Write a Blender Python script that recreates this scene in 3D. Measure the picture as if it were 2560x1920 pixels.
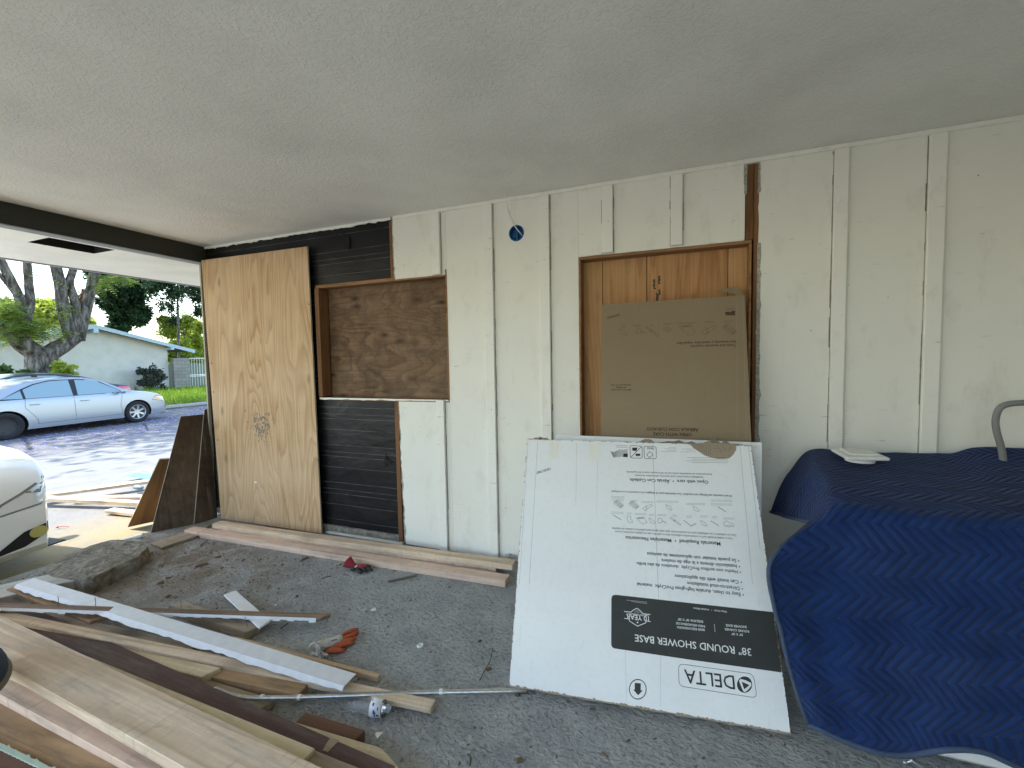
import bpy, bmesh, math, random
from math import sin, cos, pi, radians, sqrt
from mathutils import Vector, Matrix, noise
from mathutils.bvhtree import BVHTree
S = bpy.context.scene
for o in list(bpy.data.objects): bpy.data.objects.remove(o)
C = S.collection
random.seed(7)
# ------------------------------------------------------------------ camera
FPX, YAW, PITCH, ROLL = 1102.43, 0.3706, 0.0557, -0.0178
CAM = Vector((3.9983, -2.7405, 1.3963))
fw = Vector((-sin(YAW)*cos(PITCH), cos(YAW)*cos(PITCH), -sin(PITCH)))
r0 = Vector((cos(YAW), sin(YAW), 0)); u0 = r0.cross(fw)
rt = cos(ROLL)*r0 + sin(ROLL)*u0; up = -sin(ROLL)*r0 + cos(ROLL)*u0
cd = bpy.data.cameras.new('camera'); cam = bpy.data.objects.new('camera', cd); C.objects.link(cam)
cd.sensor_width = 36; cd.lens = 36*FPX/2560; cd.clip_end = 2000; cd.clip_start = .05
m = Matrix((rt, up, -fw)).transposed().to_4x4(); m.translation = CAM; cam.matrix_world = m
S.camera = cam
# ------------------------------------------------------------------ light
SUN_EL, SUN_AZ = radians(54), (-0.93, -0.36)       # direction towards the sun (x,y)
w = bpy.data.worlds.new('World'); S.world = w; w.use_nodes = True
nt = w.node_tree; bg = nt.nodes['Background']
sky = nt.nodes.new('ShaderNodeTexSky'); sky.sky_type = 'NISHITA'; sky.sun_disc = False
sky.sun_elevation = SUN_EL; sky.sun_rotation = math.atan2(SUN_AZ[0], SUN_AZ[1])
sky.air_density = 1.3; sky.dust_density = 1.2; sky.ozone_density = 1.0
nt.links.new(sky.outputs[0], bg.inputs[0]); bg.inputs[1].default_value = 0.15
sl = bpy.data.lights.new('sun', 'SUN'); sun = bpy.data.objects.new('sun', sl); C.objects.link(sun)
sl.energy = 2.2; sl.angle = radians(.6); sl.color = (1, .93, .82)
a = Vector(SUN_AZ).normalized()
sd = Vector((a.x*cos(SUN_EL), a.y*cos(SUN_EL), sin(SUN_EL)))
sun.rotation_euler = sd.to_track_quat('Z', 'Y').to_euler(); sun.location = (-8, -4, 14)
S.view_settings.view_transform = 'Standard'; S.view_settings.look = 'None'
S.view_settings.exposure = 2.1; S.view_settings.gamma = 1
S.render.engine = 'CYCLES'
S.cycles.max_bounces = 10; S.cycles.diffuse_bounces = 7

def ray(px, py): return fw + (px-1280)/FPX*rt - (py-960)/FPX*up
def P(px, py, ax, val):
    d = ray(px, py); t = (val-CAM[ax])/d[ax]; return CAM + t*d
def PD(px, py, dep): return CAM + ray(px, py)*dep
# ------------------------------------------------------------------ material helper
class M:
    def __init__(s, name, rough=.8, spec=.3, metal=0):
        s.m = bpy.data.materials.new(name); s.m.use_nodes = True; s.t = s.m.node_tree
        s.b = s.t.nodes['Principled BSDF']
        s.b.inputs['Roughness'].default_value = rough; s.b.inputs['Specular IOR Level'].default_value = spec
        s.b.inputs['Metallic'].default_value = metal; s._v = None
    def n(s, ty, **kw):
        x = s.t.nodes.new('ShaderNode'+ty)
        for k, v in kw.items(): setattr(x, k, v)
        return x
    def link(s, a, b): s.t.links.new(a, b)
    def inp(s, node, i, v):
        if v is None: return
        if hasattr(v, 'is_output') or isinstance(v, bpy.types.NodeSocket): s.link(v, node.inputs[i])
        else: node.inputs[i].default_value = v
    def co(s, kind='Object', scale=(1, 1, 1), rot=(0, 0, 0), rnd=False):
        tc = s.n('TexCoord'); mp = s.n('Mapping'); s.link(tc.outputs[kind], mp.inputs[0])
        mp.inputs['Scale'].default_value = scale; mp.inputs['Rotation'].default_value = rot
        if rnd:
            oi = s.n('ObjectInfo'); k = s.math('MULTIPLY', oi.outputs['Random'], 37.0)
            cb = s.n('CombineXYZ'); s.link(k, cb.inputs[0]); s.link(k, cb.inputs[1]); s.link(k, cb.inputs[2])
            s.link(cb.outputs[0], mp.inputs['Location'])
        return mp.outputs[0]
    def math(s, op, a, b=None, c=None, clamp=False):
        x = s.n('Math', operation=op); x.use_clamp = clamp
        s.inp(x, 0, a); s.inp(x, 1, b); s.inp(x, 2, c); return x.outputs[0]
    def noise(s, v, scale=5, detail=4, rough=.55, dist=0, out='Fac'):
        x = s.n('TexNoise'); s.inp(x, 'Vector', v); x.inputs['Scale'].default_value = scale
        x.inputs['Detail'].default_value = detail; x.inputs['Roughness'].default_value = rough
        x.inputs['Distortion'].default_value = dist; return x.outputs[out]
    def vor(s, v, scale=5, feature='F1', rnd=1.0, out='Distance'):
        x = s.n('TexVoronoi', feature=feature); s.inp(x, 'Vector', v); x.inputs['Scale'].default_value = scale
        x.inputs['Randomness'].default_value = rnd; return x.outputs[out]
    def ramp(s, f, stops, mode='LINEAR'):
        x = s.n('ValToRGB'); s.inp(x, 0, f); e = x.color_ramp; e.interpolation = mode
        while len(e.elements) < len(stops): e.elements.new(.5)
        for el, (p, c) in zip(e.elements, stops):
            el.position = p; el.color = (c, c, c, 1) if isinstance(c, (int, float)) else (*c, 1)
        return x.outputs[0]
    def mix(s, f, a, b, mode='MIX'):
        x = s.n('Mix', data_type='RGBA', blend_type=mode); s.inp(x, 0, f)
        for i, v in ((6, a), (7, b)):
            if isinstance(v, tuple): v = (*v, 1) if len(v) == 3 else v
            s.inp(x, i, v)
        return x.outputs[2]
    def sep(s, v):
        x = s.n('SeparateXYZ'); s.link(v, x.inputs[0]); return x.outputs
    def col(s, v):
        if isinstance(v, tuple): v = (*v, 1)
        s.inp(s.b, 'Base Color', v); return s
    def bump(s, h, strength=.3, dist=.01):
        x = s.n('Bump'); x.inputs['Strength'].default_value = strength; x.inputs['Distance'].default_value = dist
        s.link(h, x.inputs['Height']); s.link(x.outputs[0], s.b.inputs['Normal']); return s

def plain(name, c, rough=.6, metal=0, spec=.4, var=.12, sc=12):
    q = M(name, rough, spec, metal); v = q.co()
    f = q.noise(v, sc, 4)
    d = tuple(x*(1-var) for x in c); l = tuple(min(1, x*(1+var)) for x in c)
    q.col(q.ramp(f, [(.3, d), (.7, l)])); return q.m

def wood(name, light, dark, rings=7, stretch=.35, across=5, rough=.75, knots=True, dirt=0, axis='x', kdens=3.2, tint=None, contrast=1.0, weath=None, blot=.45, kr=1.0, saw=0, mott=0):
    """grain along local axis; contour lines of a stretched noise give cathedral figure"""
    q = M(name, rough, .25)
    sc = {'x': (stretch, across, across), 'z': (across, across, stretch)}[axis]
    v = q.co(scale=sc, rnd=True)
    f = q.noise(v, .55, 3, .45, .25)
    k = q.math('FRACT', q.math('MULTIPLY', f, rings*2.0))
    band = q.ramp(k, [(0, .05), (.55, .35), (.88, 1), (1, .05)])
    fs = {'x': (1.6, 70, 70), 'z': (70, 70, 1.6)}[axis]
    fib = q.noise(q.co(scale=fs, rnd=True), 1, 4, .6)
    base = q.mix(q.math('MULTIPLY', band, .85*contrast), light, dark)
    base = q.mix(q.math('MULTIPLY', q.ramp(fib, [(.42, 0), (.66, 1)]), .5), base, dark)
    s2 = q.noise(q.co(scale={'x': (1.3, 30, 30), 'z': (30, 30, 1.3)}[axis], rnd=True), 1, 5, .65)
    base = q.mix(q.math('MULTIPLY', q.ramp(s2, [(.48, 0), (.68, 1)]), .45), base, tuple((x+y)/2*.75 for x, y in zip(light, dark)))
    if mott: base = q.mix(q.ramp(q.noise(q.co(rnd=True), 9, 6, .75), [(.42, 0), (.62, mott)]), base, tuple(x*.55 for x in dark))
    if saw: base = q.mix(q.math('MULTIPLY', q.ramp(q.noise(q.co(scale=(34, 5, 5), rnd=True), 1, 3, .6), [(.6, 0), (.68, 1)]), saw), base, tuple(x*.5 for x in dark))
    spk = q.noise(q.co(rnd=True), 38, 3, .7)
    base = q.mix(q.ramp(spk, [(.63, 0), (.72, .35)]), base, tuple(x*.6 for x in dark))
    big = q.noise(q.co(rnd=True), 1.7, 3)
    base = q.mix(q.math('MULTIPLY', q.ramp(big, [(.4, 0), (.65, 1)]), .4), base, tint or tuple(x*1.12 for x in light))
    if knots:
        ks = {'x': (kdens*.55, kdens*1.3, kdens*1.3), 'z': (kdens*1.3, kdens*1.3, kdens*.55)}[axis]
        kn = q.vor(q.co(scale=ks, rnd=True), 1.0)
        base = q.mix(q.ramp(kn, [(.025*kr, .9), (.055*kr, .5), (.12*kr, 0)]), base, tuple(x*.38 for x in dark))
    sm = q.noise(q.co(rnd=True, scale=(1.1, 8, 8) if axis == 'x' else (8, 8, 1.1)), 2.3, 6, .68)
    base = q.mix(q.ramp(sm, [(.50, 0), (.66, blot+dirt)] if axis == 'x' else [(.56, 0), (.72, blot+dirt)]), base, weath or tuple(x*.42 for x in (light[0]*.9, light[1], light[2]*1.1)))
    q.col(base); q.bump(q.math('ADD', q.math('MULTIPLY', fib, .6), q.math('MULTIPLY', band, .4)), .35, .002)
    return q.m
# ------------------------------------------------------------------ mesh helpers
class MB:
    def __init__(s): s.v = []; s.f = []; s.mi = []; s.cur = 0
    def add(s, vs, fs):
        o = len(s.v); s.v += [Vector(x) for x in vs]; s.f += [tuple(i+o for i in f) for f in fs]; s.mi += [s.cur]*len(fs)
    def box(s, a, b):
        (x0, y0, z0), (x1, y1, z1) = a, b
        s.add([(x0,y0,z0),(x1,y0,z0),(x1,y1,z0),(x0,y1,z0),(x0,y0,z1),(x1,y0,z1),(x1,y1,z1),(x0,y1,z1)],
              [(0,3,2,1),(4,5,6,7),(0,1,5,4),(1,2,6,5),(2,3,7,6),(3,0,4,7)])
    def hexa(s, p):  # 8 points bottom ring, top ring
        s.add(p, [(0,3,2,1),(4,5,6,7),(0,1,5,4),(1,2,6,5),(2,3,7,6),(3,0,4,7)])
    def tube(s, pts, r, n=10, cap=True):
        pts = [Vector(p) for p in pts]; L = len(pts); vs = []; fs = []
        rs = r if isinstance(r, (list, tuple)) else [r]*L
        prev = None
        for i, p in enumerate(pts):
            d = (pts[min(i+1, L-1)]-pts[max(i-1, 0)]).normalized()
            if prev is None: a = d.orthogonal().normalized()
            else: a = (prev-d*prev.dot(d)).normalized()
            prev = a; b = d.cross(a)
            for k in range(n):
                t = 2*pi*k/n; vs.append(p+rs[i]*(cos(t)*a+sin(t)*b))
        for i in range(L-1):
            for k in range(n): fs.append((i*n+k, i*n+(k+1) % n, (i+1)*n+(k+1) % n, (i+1)*n+k))
        if cap: fs.append(tuple(range(n))[::-1]); fs.append(tuple((L-1)*n+k for k in range(n)))
        s.add(vs, fs)
    def lathe(s, prof, n=24, mat=None):  # prof [(r,z)]
        vs = []; fs = []; L = len(prof)
        for r, z in prof:
            for k in range(n):
                p = Vector((r*cos(2*pi*k/n), r*sin(2*pi*k/n), z)); vs.append(mat @ p if mat else p)
        for i in range(L-1):
            for k in range(n): fs.append((i*n+k, i*n+(k+1) % n, (i+1)*n+(k+1) % n, (i+1)*n+k))
        s.add(vs, fs)
    def prism(s, poly, d):  # planar polygon (3D pts) extruded by vector d
        n = len(poly); d = Vector(d); vs = [Vector(p) for p in poly]; vs += [p+d for p in vs]
        s.add(vs, [tuple(range(n))[::-1], tuple(range(n, 2*n))]+[(i, (i+1) % n, n+(i+1) % n, n+i) for i in range(n)])
    def build(s, name, mat, parent=None, smooth=False, bevel=0, origin=None, recalc=True):
        me = bpy.data.meshes.new(name)
        o3 = Vector(origin) if origin is not None else Vector((0, 0, 0))
        me.from_pydata([tuple(v-o3) for v in s.v], [], s.f)
        mats = mat if isinstance(mat, (list, tuple)) else [mat]
        for mm in mats: me.materials.append(mm)
        for p, k in zip(me.polygons, s.mi): p.material_index = k
        if bevel or recalc:
            bm = bmesh.new(); bm.from_mesh(me)
            if recalc: bmesh.ops.recalc_face_normals(bm, faces=bm.faces)
            if bevel: bmesh.ops.bevel(bm, geom=list(bm.edges), offset=bevel, segments=1, affect='EDGES', profile=.5)
            bm.to_mesh(me); bm.free()
        if smooth:
            for p in me.polygons: p.use_smooth = True
        ob = bpy.data.objects.new(name, me); C.objects.link(ob); ob.location = o3
        if parent: ob.parent = parent; ob.location = o3-parent.location if origin is not None else -parent.location if parent.rotation_euler[2] == 0 else ob.location
        return ob
def tag(o, label=None, cat=None, group=None, kind=None):
    for k, v in (('label', label), ('category', cat), ('group', group), ('kind', kind)):
        if v: o[k] = v
    return o
def thing(name, label, cat, loc=(0, 0, 0), group=None):
    o = bpy.data.objects.new(name, None); C.objects.link(o); o.location = loc; o.empty_display_size = .1
    return tag(o, label, cat, group)
def struct(o, label=None, cat=None): return tag(o, label, cat, kind='structure')
def autosmooth(o, ang=35):
    me = o.data
    for p in me.polygons: p.use_smooth = True
    bm = bmesh.new(); bm.from_mesh(me)
    for e in bm.edges:
        if len(e.link_faces) == 2 and e.calc_face_angle(0) > radians(ang): e.smooth = False
    bm.to_mesh(me); bm.free(); return o
def boolean_cut(o, cutters):
    for c in cutters:
        md = o.modifiers.new('b', 'BOOLEAN'); md.object = c; md.operation = 'DIFFERENCE'; md.solver = 'EXACT'
    dg = bpy.context.evaluated_depsgraph_get(); dg.update()
    me = bpy.data.meshes.new_from_object(o.evaluated_get(dg))
    o.modifiers.clear(); o.data = me
    for c in cutters: bpy.data.objects.remove(c)
def jag(p0, p1, n, amp, seed=0, nrm=None):
    """ragged polyline between two points in the wall plane (x,z)"""
    rr = random.Random(seed); out = []
    d = (p1[0]-p0[0], p1[1]-p0[1]); L = sqrt(d[0]**2+d[1]**2); q = (-d[1]/L, d[0]/L)
    for i in range(n+1):
        t = i/n; a = rr.uniform(-amp, amp)*(rr.random()**1.5) if 0 < i < n else 0
        t2 = t+(rr.uniform(-.4, .4)/n if 0 < i < n else 0)
        out.append((p0[0]+d[0]*t2+q[0]*a, p0[1]+d[1]*t2+q[1]*a))
    return out
def polyfill(mb, pts2, y, th):
    """(x,z) polygon in wall plane, front at y, extruded back th - triangulated"""
    from mathutils.geometry import tessellate_polygon
    v3 = [Vector((x, y, z)) for x, z in pts2]; n = len(v3)
    tr = tessellate_polygon([v3]); o = [v+Vector((0, th, 0)) for v in v3]
    mb.add(v3+o, [tuple(t) for t in tr]+[tuple(i+n for i in t)[::-1] for t in tr]+[(i, (i+1) % n, n+(i+1) % n, n+i) for i in range(n)])
# ------------------------------------------------------------------ materials
def mk_stucco(name, c, bumps=.5, sc=38):
    q = M(name, .9, .2); v = q.co()
    a = q.noise(v, sc, 5, .6, .8); b = q.noise(v, 2.2, 5, .6); st = q.noise(v, 140, 2)
    mott = q.ramp(b, [(.3, tuple(x*.9 for x in c)), (.55, c), (.75, tuple(min(1, x*1.05) for x in c))])
    specks = q.vor(v, 2.5)
    mott = q.mix(q.ramp(specks, [(.012, .6), (.03, 0)]), mott, tuple(x*.3 for x in c))
    h = q.math('ADD', q.ramp(a, [(.45, 0), (.62, 1)]), q.math('MULTIPLY', st, .25))
    q.col(mott); q.bump(h, bumps, .006); return q.m
m_ceil = mk_stucco('ceiling_stucco', (.80, .79, .745), .42, 60)
m_hstucco = mk_stucco('house_stucco', (.60, .595, .575), .4, 20)
def mk_white(name, c, grime=.5):
    q = M(name, .55, .3); v = q.co()
    sm = q.noise(q.co(scale=(3, 3, 1.6)), 2.4, 6, .7); sp = q.vor(v, 7)
    scr = q.noise(q.co(scale=(6, 6, 45)), 1.3, 3, .6)
    base = q.ramp(q.noise(v, 1.6, 3), [(.3, tuple(x*.95 for x in c)), (.7, c)])
    base = q.mix(q.ramp(sm, [(.54, 0), (.74, grime*.6)]), base, tuple(x*y for x, y in zip(c, (.7, .68, .62))))
    base = q.mix(q.ramp(scr, [(.67, 0), (.72, grime*.6)]), base, (.32, .31, .28))
    base = q.mix(q.ramp(sp, [(.018, .85), (.03, 0)]), base, (.12, .1, .08))
    # scuffs concentrated near the floor
    z = q.sep(v)[2]; low = q.math('SUBTRACT', 1, q.math('MULTIPLY', z, 1.6), clamp=True)
    sc2 = q.noise(q.co(scale=(9, 9, 4)), 3.5, 5, .7)
    base = q.mix(q.math('MULTIPLY', low, q.ramp(sc2, [(.6, 0), (.68, .45)])), base, (.38, .38, .37))
    q.col(base); q.bump(q.math('ADD', q.noise(q.co(scale=(90, 90, 8)), 1, 4), q.math('MULTIPLY', sm, .2)), .08, .002); return q.m
m_white = mk_white('white_paint', (.795, .79, .725), .8)
m_trimw = mk_white('white_trim_paint', (.82, .815, .755), .8)
def mk_paper():
    q = M('black_building_paper', .42, .3); v = q.co()
    z = q.sep(q.mix(.006, v, q.noise(v, 3, 2, out='Color')))[2]
    # printed guide lines: groups of fine pale lines
    g = q.math('FRACT', q.math('MULTIPLY', z, 3.3))
    ln = None
    for c0 in (.12, .24, .42, .83):
        l = q.math('LESS_THAN', q.math('ABSOLUTE', q.math('SUBTRACT', g, c0)), .0075)
        ln = l if ln is None else q.math('MAXIMUM', ln, l)
    ln = q.math('MULTIPLY', ln, q.ramp(q.noise(q.co(scale=(4, 1, 20)), 2, 4), [(.35, .15), (.6, .6)]))
    du = q.ramp(q.noise(q.co(scale=(1, 1, 1)), 3, 6, .7), [(.52, 0), (.85, .35)])
    base = q.mix(ln, (.006, .0065, .008), (.13, .14, .15)); base = q.mix(du, base, (.028, .025, .02))
    q.col(base); q.bump(q.noise(q.co(scale=(1.3, 1, 2.2)), 3.0, 3, .5, .6), .45, .02); return q.m
m_paper = mk_paper()
m_ply = wood('fir_plywood', (.61, .43, .25), (.35, .205, .10), rings=18, stretch=.55, across=3.2, axis='z', kdens=3.6, contrast=.95, tint=(.69, .53, .36), blot=.12)
m_plydark = wood('old_plywood', (.24, .15, .087), (.075, .042, .022), rings=16, stretch=1.0, across=3.4, axis='x', kdens=6.5, contrast=.8, tint=(.26, .18, .115), blot=.3, kr=1.9, mott=.6)
m_doorply = wood('door_plywood', (.52, .29, .135), (.30, .14, .055), rings=13, stretch=.3, across=4.2, axis='z', kdens=2.2, contrast=.8, tint=(.62, .42, .2))
m_stud = wood('stud_wood', (.24, .12, .052), (.11, .052, .024), rings=5, axis='z', across=9, kdens=3, dirt=.3)
m_studx = wood('stud_wood_flat', (.34, .19, .09), (.2, .1, .045), rings=5, axis='x', across=9, kdens=3, dirt=.3)
m_fir = wood('new_lumber', (.84, .70, .53), (.50, .35, .21), rings=5, axis='x', stretch=.25, across=7, kdens=3.0, tint=(.64, .47, .36), kr=1.8, saw=.3, mott=.22, blot=.6)
m_firp = wood('pink_lumber', (.80, .62, .49), (.52, .35, .25), rings=4, axis='x', stretch=.25, across=7, kdens=2.6, tint=(.68, .5, .4), contrast=.6, kr=1.8, saw=.3, mott=.22, blot=.6)
m_firy = wood('yellow_lumber', (.74, .63, .43), (.46, .35, .2), rings=5, axis='x', stretch=.25, across=8, kdens=2.6, contrast=.7, kr=1.8, saw=.3, mott=.22, blot=.6)
m_firg = wood('weathered_lumber', (.42, .35, .26), (.26, .20, .14), rings=5, axis='x', stretch=.25, across=8, dirt=.3, kdens=3, kr=1.8, saw=.3, mott=.22, blot=.6)
m_firo = wood('orange_lumber', (.45, .30, .17), (.28, .17, .085), rings=5, axis='x', stretch=.25, across=8, dirt=.2, kdens=3, kr=1.8, saw=.3, mott=.22, blot=.6)
m_oldb = wood('old_stripped_wood', (.30, .215, .15), (.15, .095, .06), rings=6, axis='x', across=9, dirt=.3, kr=1.5)
m_redw = wood('red_brown_lumber', (.18, .095, .06), (.09, .045, .03), rings=5, axis='x', stretch=.25, across=8, kdens=3)
m_maroon = wood('maroon_painted_wood', (.115, .072, .066), (.078, .048, .044), rings=4, axis='x', stretch=.2, across=8, knots=False, dirt=.3, contrast=.5, weath=(.17, .14, .12))
m_brownb = wood('dark_leaning_board', (.12, .085, .055), (.05, .033, .022), rings=5, axis='z', across=4, knots=False, dirt=.3, weath=(.17, .145, .11), mott=.6)
m_oakb = wood('orange_leaning_board', (.2, .105, .045), (.11, .055, .024), rings=4, axis='z', across=4, knots=False)
m_edge = plain('raw_board_edge', (.42, .38, .3), .85)
def mk_concrete():
    q = M('worn_grey_concrete', .85, .25); v = q.co()
    pit = q.noise(q.co(scale=(1, 1.35, 1), rot=(0, 0, .5)), 46, 4, .6, .5); big = q.noise(v, 1.3, 5, .6); mid = q.noise(v, 7, 5, .65)
    base = q.ramp(mid, [(.3, (.30, .312, .308)), (.55, (.40, .413, .403)), (.75, (.47, .482, .465))])
    base = q.mix(q.ramp(pit, [(.34, .6), (.46, 0)]), base, (.15, .148, .138))
    base = q.mix(q.ramp(pit, [(.56, 0), (.68, .35)]), base, (.56, .57, .555))
    # painted-blue-grey remnants and brown dirt
    base = q.mix(q.ramp(q.noise(v, 2.1, 6, .7, .4), [(.56, 0), (.64, .55)]), base, (.28, .31, .325))
    xyz = q.sep(v)
    dx = q.math('MULTIPLY', q.math('ABSOLUTE', q.math('SUBTRACT', xyz[0], .75)), .75)
    dy = q.math('MULTIPLY', q.math('ABSOLUTE', q.math('ADD', xyz[1], .75)), 1.1)
    dd = q.math('SUBTRACT', 1.25, q.math('ADD', dx, dy), clamp=True)
    dn = q.math('MULTIPLY', dd, q.ramp(q.noise(v, 3.6, 7, .75, .5), [(.4, 0), (.56, 1.0)]))
    base = q.mix(dn, base, (.22, .185, .14))
    base = q.mix(q.ramp(q.noise(v, 1.9, 7, .7), [(.58, 0), (.7, .5)]), base, (.25, .215, .17))
    q.col(base); q.bump(q.math('ADD', q.ramp(pit, [(.3, 0), (.6, 1)]), q.math('MULTIPLY', mid, .6)), .9, .009); return q.m
m_conc = mk_concrete()
def mk_drive(name, c, tan=.5, crack=True):
    q = M(name, .9, .2); v = q.co(); a = q.noise(v, 3, 7, .7); f = q.noise(v, 60, 3)
    base = q.ramp(a, [(.3, tuple(x*.78 for x in c)), (.6, c), (.8, tuple(x*1.15 for x in c))])
    base = q.mix(q.ramp(f, [(.35, .4), (.5, 0)]), base, tuple(x*.55 for x in c))
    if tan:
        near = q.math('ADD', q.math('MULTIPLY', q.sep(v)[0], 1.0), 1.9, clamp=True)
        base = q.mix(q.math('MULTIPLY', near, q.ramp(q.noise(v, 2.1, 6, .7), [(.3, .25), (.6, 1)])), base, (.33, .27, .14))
    st = q.noise(q.co(scale=(2, 7, 1), rot=(0, 0, .3)), 3, 5, .7)
    base = q.mix(q.ramp(st, [(.62, 0), (.7, .7)]), base, tuple(x*.4 for x in c))
    if crack:
        vv = q.mix(.12, v, q.noise(v, 1.6, 4, out='Color'))
        e = q.vor(vv, .42, 'DISTANCE_TO_EDGE')
        base = q.mix(q.ramp(e, [(.004, .85), (.016, 0)]), base, (.03, .03, .032))
    q.col(base); q.bump(f, .5, .006); return q.m
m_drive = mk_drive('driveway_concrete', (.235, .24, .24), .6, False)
m_asph = mk_drive('old_asphalt', (.19, .192, .20), 0, True)
m_kerb = plain('kerb_concrete', (.4, .38, .35), .9)
m_soil = plain('soil_ground', (.16, .14, .09), .95, var=.4, sc=3)
def mk_rock():
    q = M('rough_broken_concrete', .95, .2); v = q.co()
    a = q.noise(v, 16, 6, .7); b = q.vor(v, 26)
    base = q.ramp(a, [(.3, (.1, .09, .07)), (.5, (.24, .22, .18)), (.75, (.42, .4, .34))])
    q.col(q.mix(q.ramp(b, [(.1, .5), (.35, 0)]), base, (.38, .36, .3))); q.bump(q.math('ADD', a, q.math('MULTIPLY', b, .5)), 1, .02); return q.m
m_rock = mk_rock()
m_beam = plain('dark_beam_paint', (.028, .03, .024), .6)
m_beamlow = plain('grey_beam_underside', (.25, .27, .28), .6)
m_dark = plain('dark_void', (.015, .014, .012), .9)
m_grime = plain('stucco_fringe', (.33, .33, .29), .95, sc=60, var=.35)
m_joint = plain('dark_joint', (.22, .21, .18), .95, var=.4, sc=30)
m_blue = plain('blue_plastic', (.01, .12, .33), .45)
m_wire = plain('white_cable', (.75, .75, .72), .5)
m_wp = plain('white_plastic', (.78, .79, .76), .35, var=.04)
m_appl = plain('white_enamel', (.72, .74, .72), .35, var=.04)
m_tube = plain('grey_tube_paint', (.19, .195, .19), .45)
m_black = plain('black_plastic', (.015, .015, .015), .5)
m_print = plain('black_print', (.035, .038, .036), .7)
m_printb = plain('brown_box_print', (.075, .05, .028), .8)
m_printg = plain('grey_print', (.16, .165, .165), .7)
m_printw = plain('white_print', (.75, .77, .77), .7, var=.05)
def mk_card(name, c, corr=True):
    q = M(name, .75, .25); v = q.co()
    a = q.noise(v, 3, 5, .6); b = q.noise(q.co(scale=(220, 6, 6)), 1, 2)
    base = q.ramp(a, [(.3, tuple(x*.94 for x in c)), (.7, c)])
    base = q.mix(q.ramp(q.noise(q.co(scale=(30, 3, 3)), 1.5, 5, .7), [(.64, 0), (.74, .35)]), base, tuple(x*.6 for x in c))
    base = q.mix(q.ramp(q.noise(v, 55, 2), [(.3, .12), (.5, 0)]), base, tuple(x*.7 for x in c))
    q.col(base); q.bump(q.math('ADD', b, q.math('MULTIPLY', a, 2)), .18, .003); return q.m
m_cardw = mk_card('white_cardboard', (.81, .83, .83)); m_cardb = mk_card('brown_cardboard', (.265, .205, .13))
m_cardt = mk_card('torn_cardboard', (.33, .27, .20))
m_tape = plain('pale_tape', (.8, .8, .72), .25, var=.05)
def mk_blanket():
    q = M('navy_quilted_fabric', .95, .15)
    tc = q.n('TexCoord'); x = q.sep(q.mix(.012, tc.outputs['UV'], q.noise(tc.outputs['UV'], 6, 3, out='Color')))
    u, v = x[0], x[1]
    t = q.math('PINGPONG', v, .078)                          # chevron, period .17 m
    s = q.math('ADD', u, q.math('MULTIPLY', t, -.85))
    k = q.math('PINGPONG', s, .0165)                          # 0 at stitch lines
    kk = q.math('MULTIPLY', k, 60.6)
    puff = q.math('POWER', kk, .45)
    stitch = q.ramp(kk, [(.02, 1), (.1, 0)])
    n = q.noise(tc.outputs['UV'], 9, 6, .7); dust = q.noise(tc.outputs['UV'], 2.2, 5, .6)
    base = q.ramp(n, [(.3, (.006, .020, .085)), (.7, (.012, .037, .135))])
    base = q.mix(q.ramp(dust, [(.5, 0), (.75, .3)]), base, (.035, .048, .078))
    base = q.mix(q.math('MULTIPLY', stitch, .35), base, (.05, .07, .15))
    q.col(base); q.bump(q.math('ADD', puff, q.math('MULTIPLY', n, .25)), .8, .010)
    q.b.inputs['Sheen Weight'].default_value = .06; q.b.inputs['Sheen Roughness'].default_value = .5
    return q.m
m_blanket = mk_blanket()
m_binding = plain('blanket_binding', (.05, .075, .13), .9, sc=50)
# leaves / bark
def mk_leaf(name, c1, c2, trans=.35):
    q = M(name, .6, .3); oi = q.n('NewGeometry'); f = q.n('TexCoord')
    w1 = q.n('TexWhiteNoise'); q.link(q.co(scale=(3, 3, 3)), w1.inputs[0])
    nn = q.noise(q.co(), 1.8, 3); mixf = q.math('ADD', q.math('MULTIPLY', oi.outputs['Random Per Island'], .6), q.math('MULTIPLY', nn, .5))
    c = q.ramp(mixf, [(.15, c1), (.85, c2)]); q.col(c)
    tr = q.n('BsdfTranslucent'); q.link(c, tr.inputs[0]); mx = q.n('MixShader'); mx.inputs[0].default_value = trans
    out = q.t.nodes['Material Output']; q.link(q.b.outputs[0], mx.inputs[1]); q.link(tr.outputs[0], mx.inputs[2]); q.link(mx.outputs[0], out.inputs[0])
    return q.m
m_leafd = mk_leaf('dark_leaves', (.012, .035, .014), (.04, .09, .03), .3)
m_leafy = mk_leaf('yellow_green_leaves', (.20, .29, .035), (.52, .60, .10), .62)
m_leafj = mk_leaf('feathery_leaves', (.12, .20, .04), (.30, .40, .09), .6)
m_leafm = mk_leaf('mid_green_leaves', (.035, .08, .02), (.1, .17, .05), .35)
m_leafs = mk_leaf('shrub_leaves', (.03, .045, .035), (.09, .10, .08), .15)
m_grass = mk_leaf('grass_blades', (.10, .19, .02), (.26, .40, .04), .5)
m_petal = mk_leaf('lavender_petals', (.26, .19, .55), (.52, .44, .85), .3)
def mk_bark():
    q = M('grey_bark', .95, .2); v = q.co(); a = q.noise(q.co(scale=(1, 1, .35)), 7, 6, .7, .6)
    q.col(q.ramp(a, [(.36, (.035, .03, .027)), (.5, (.12, .105, .095)), (.66, (.30, .28, .26))])); q.bump(a, 1, .05); return q.m
m_bark = mk_bark()
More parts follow.
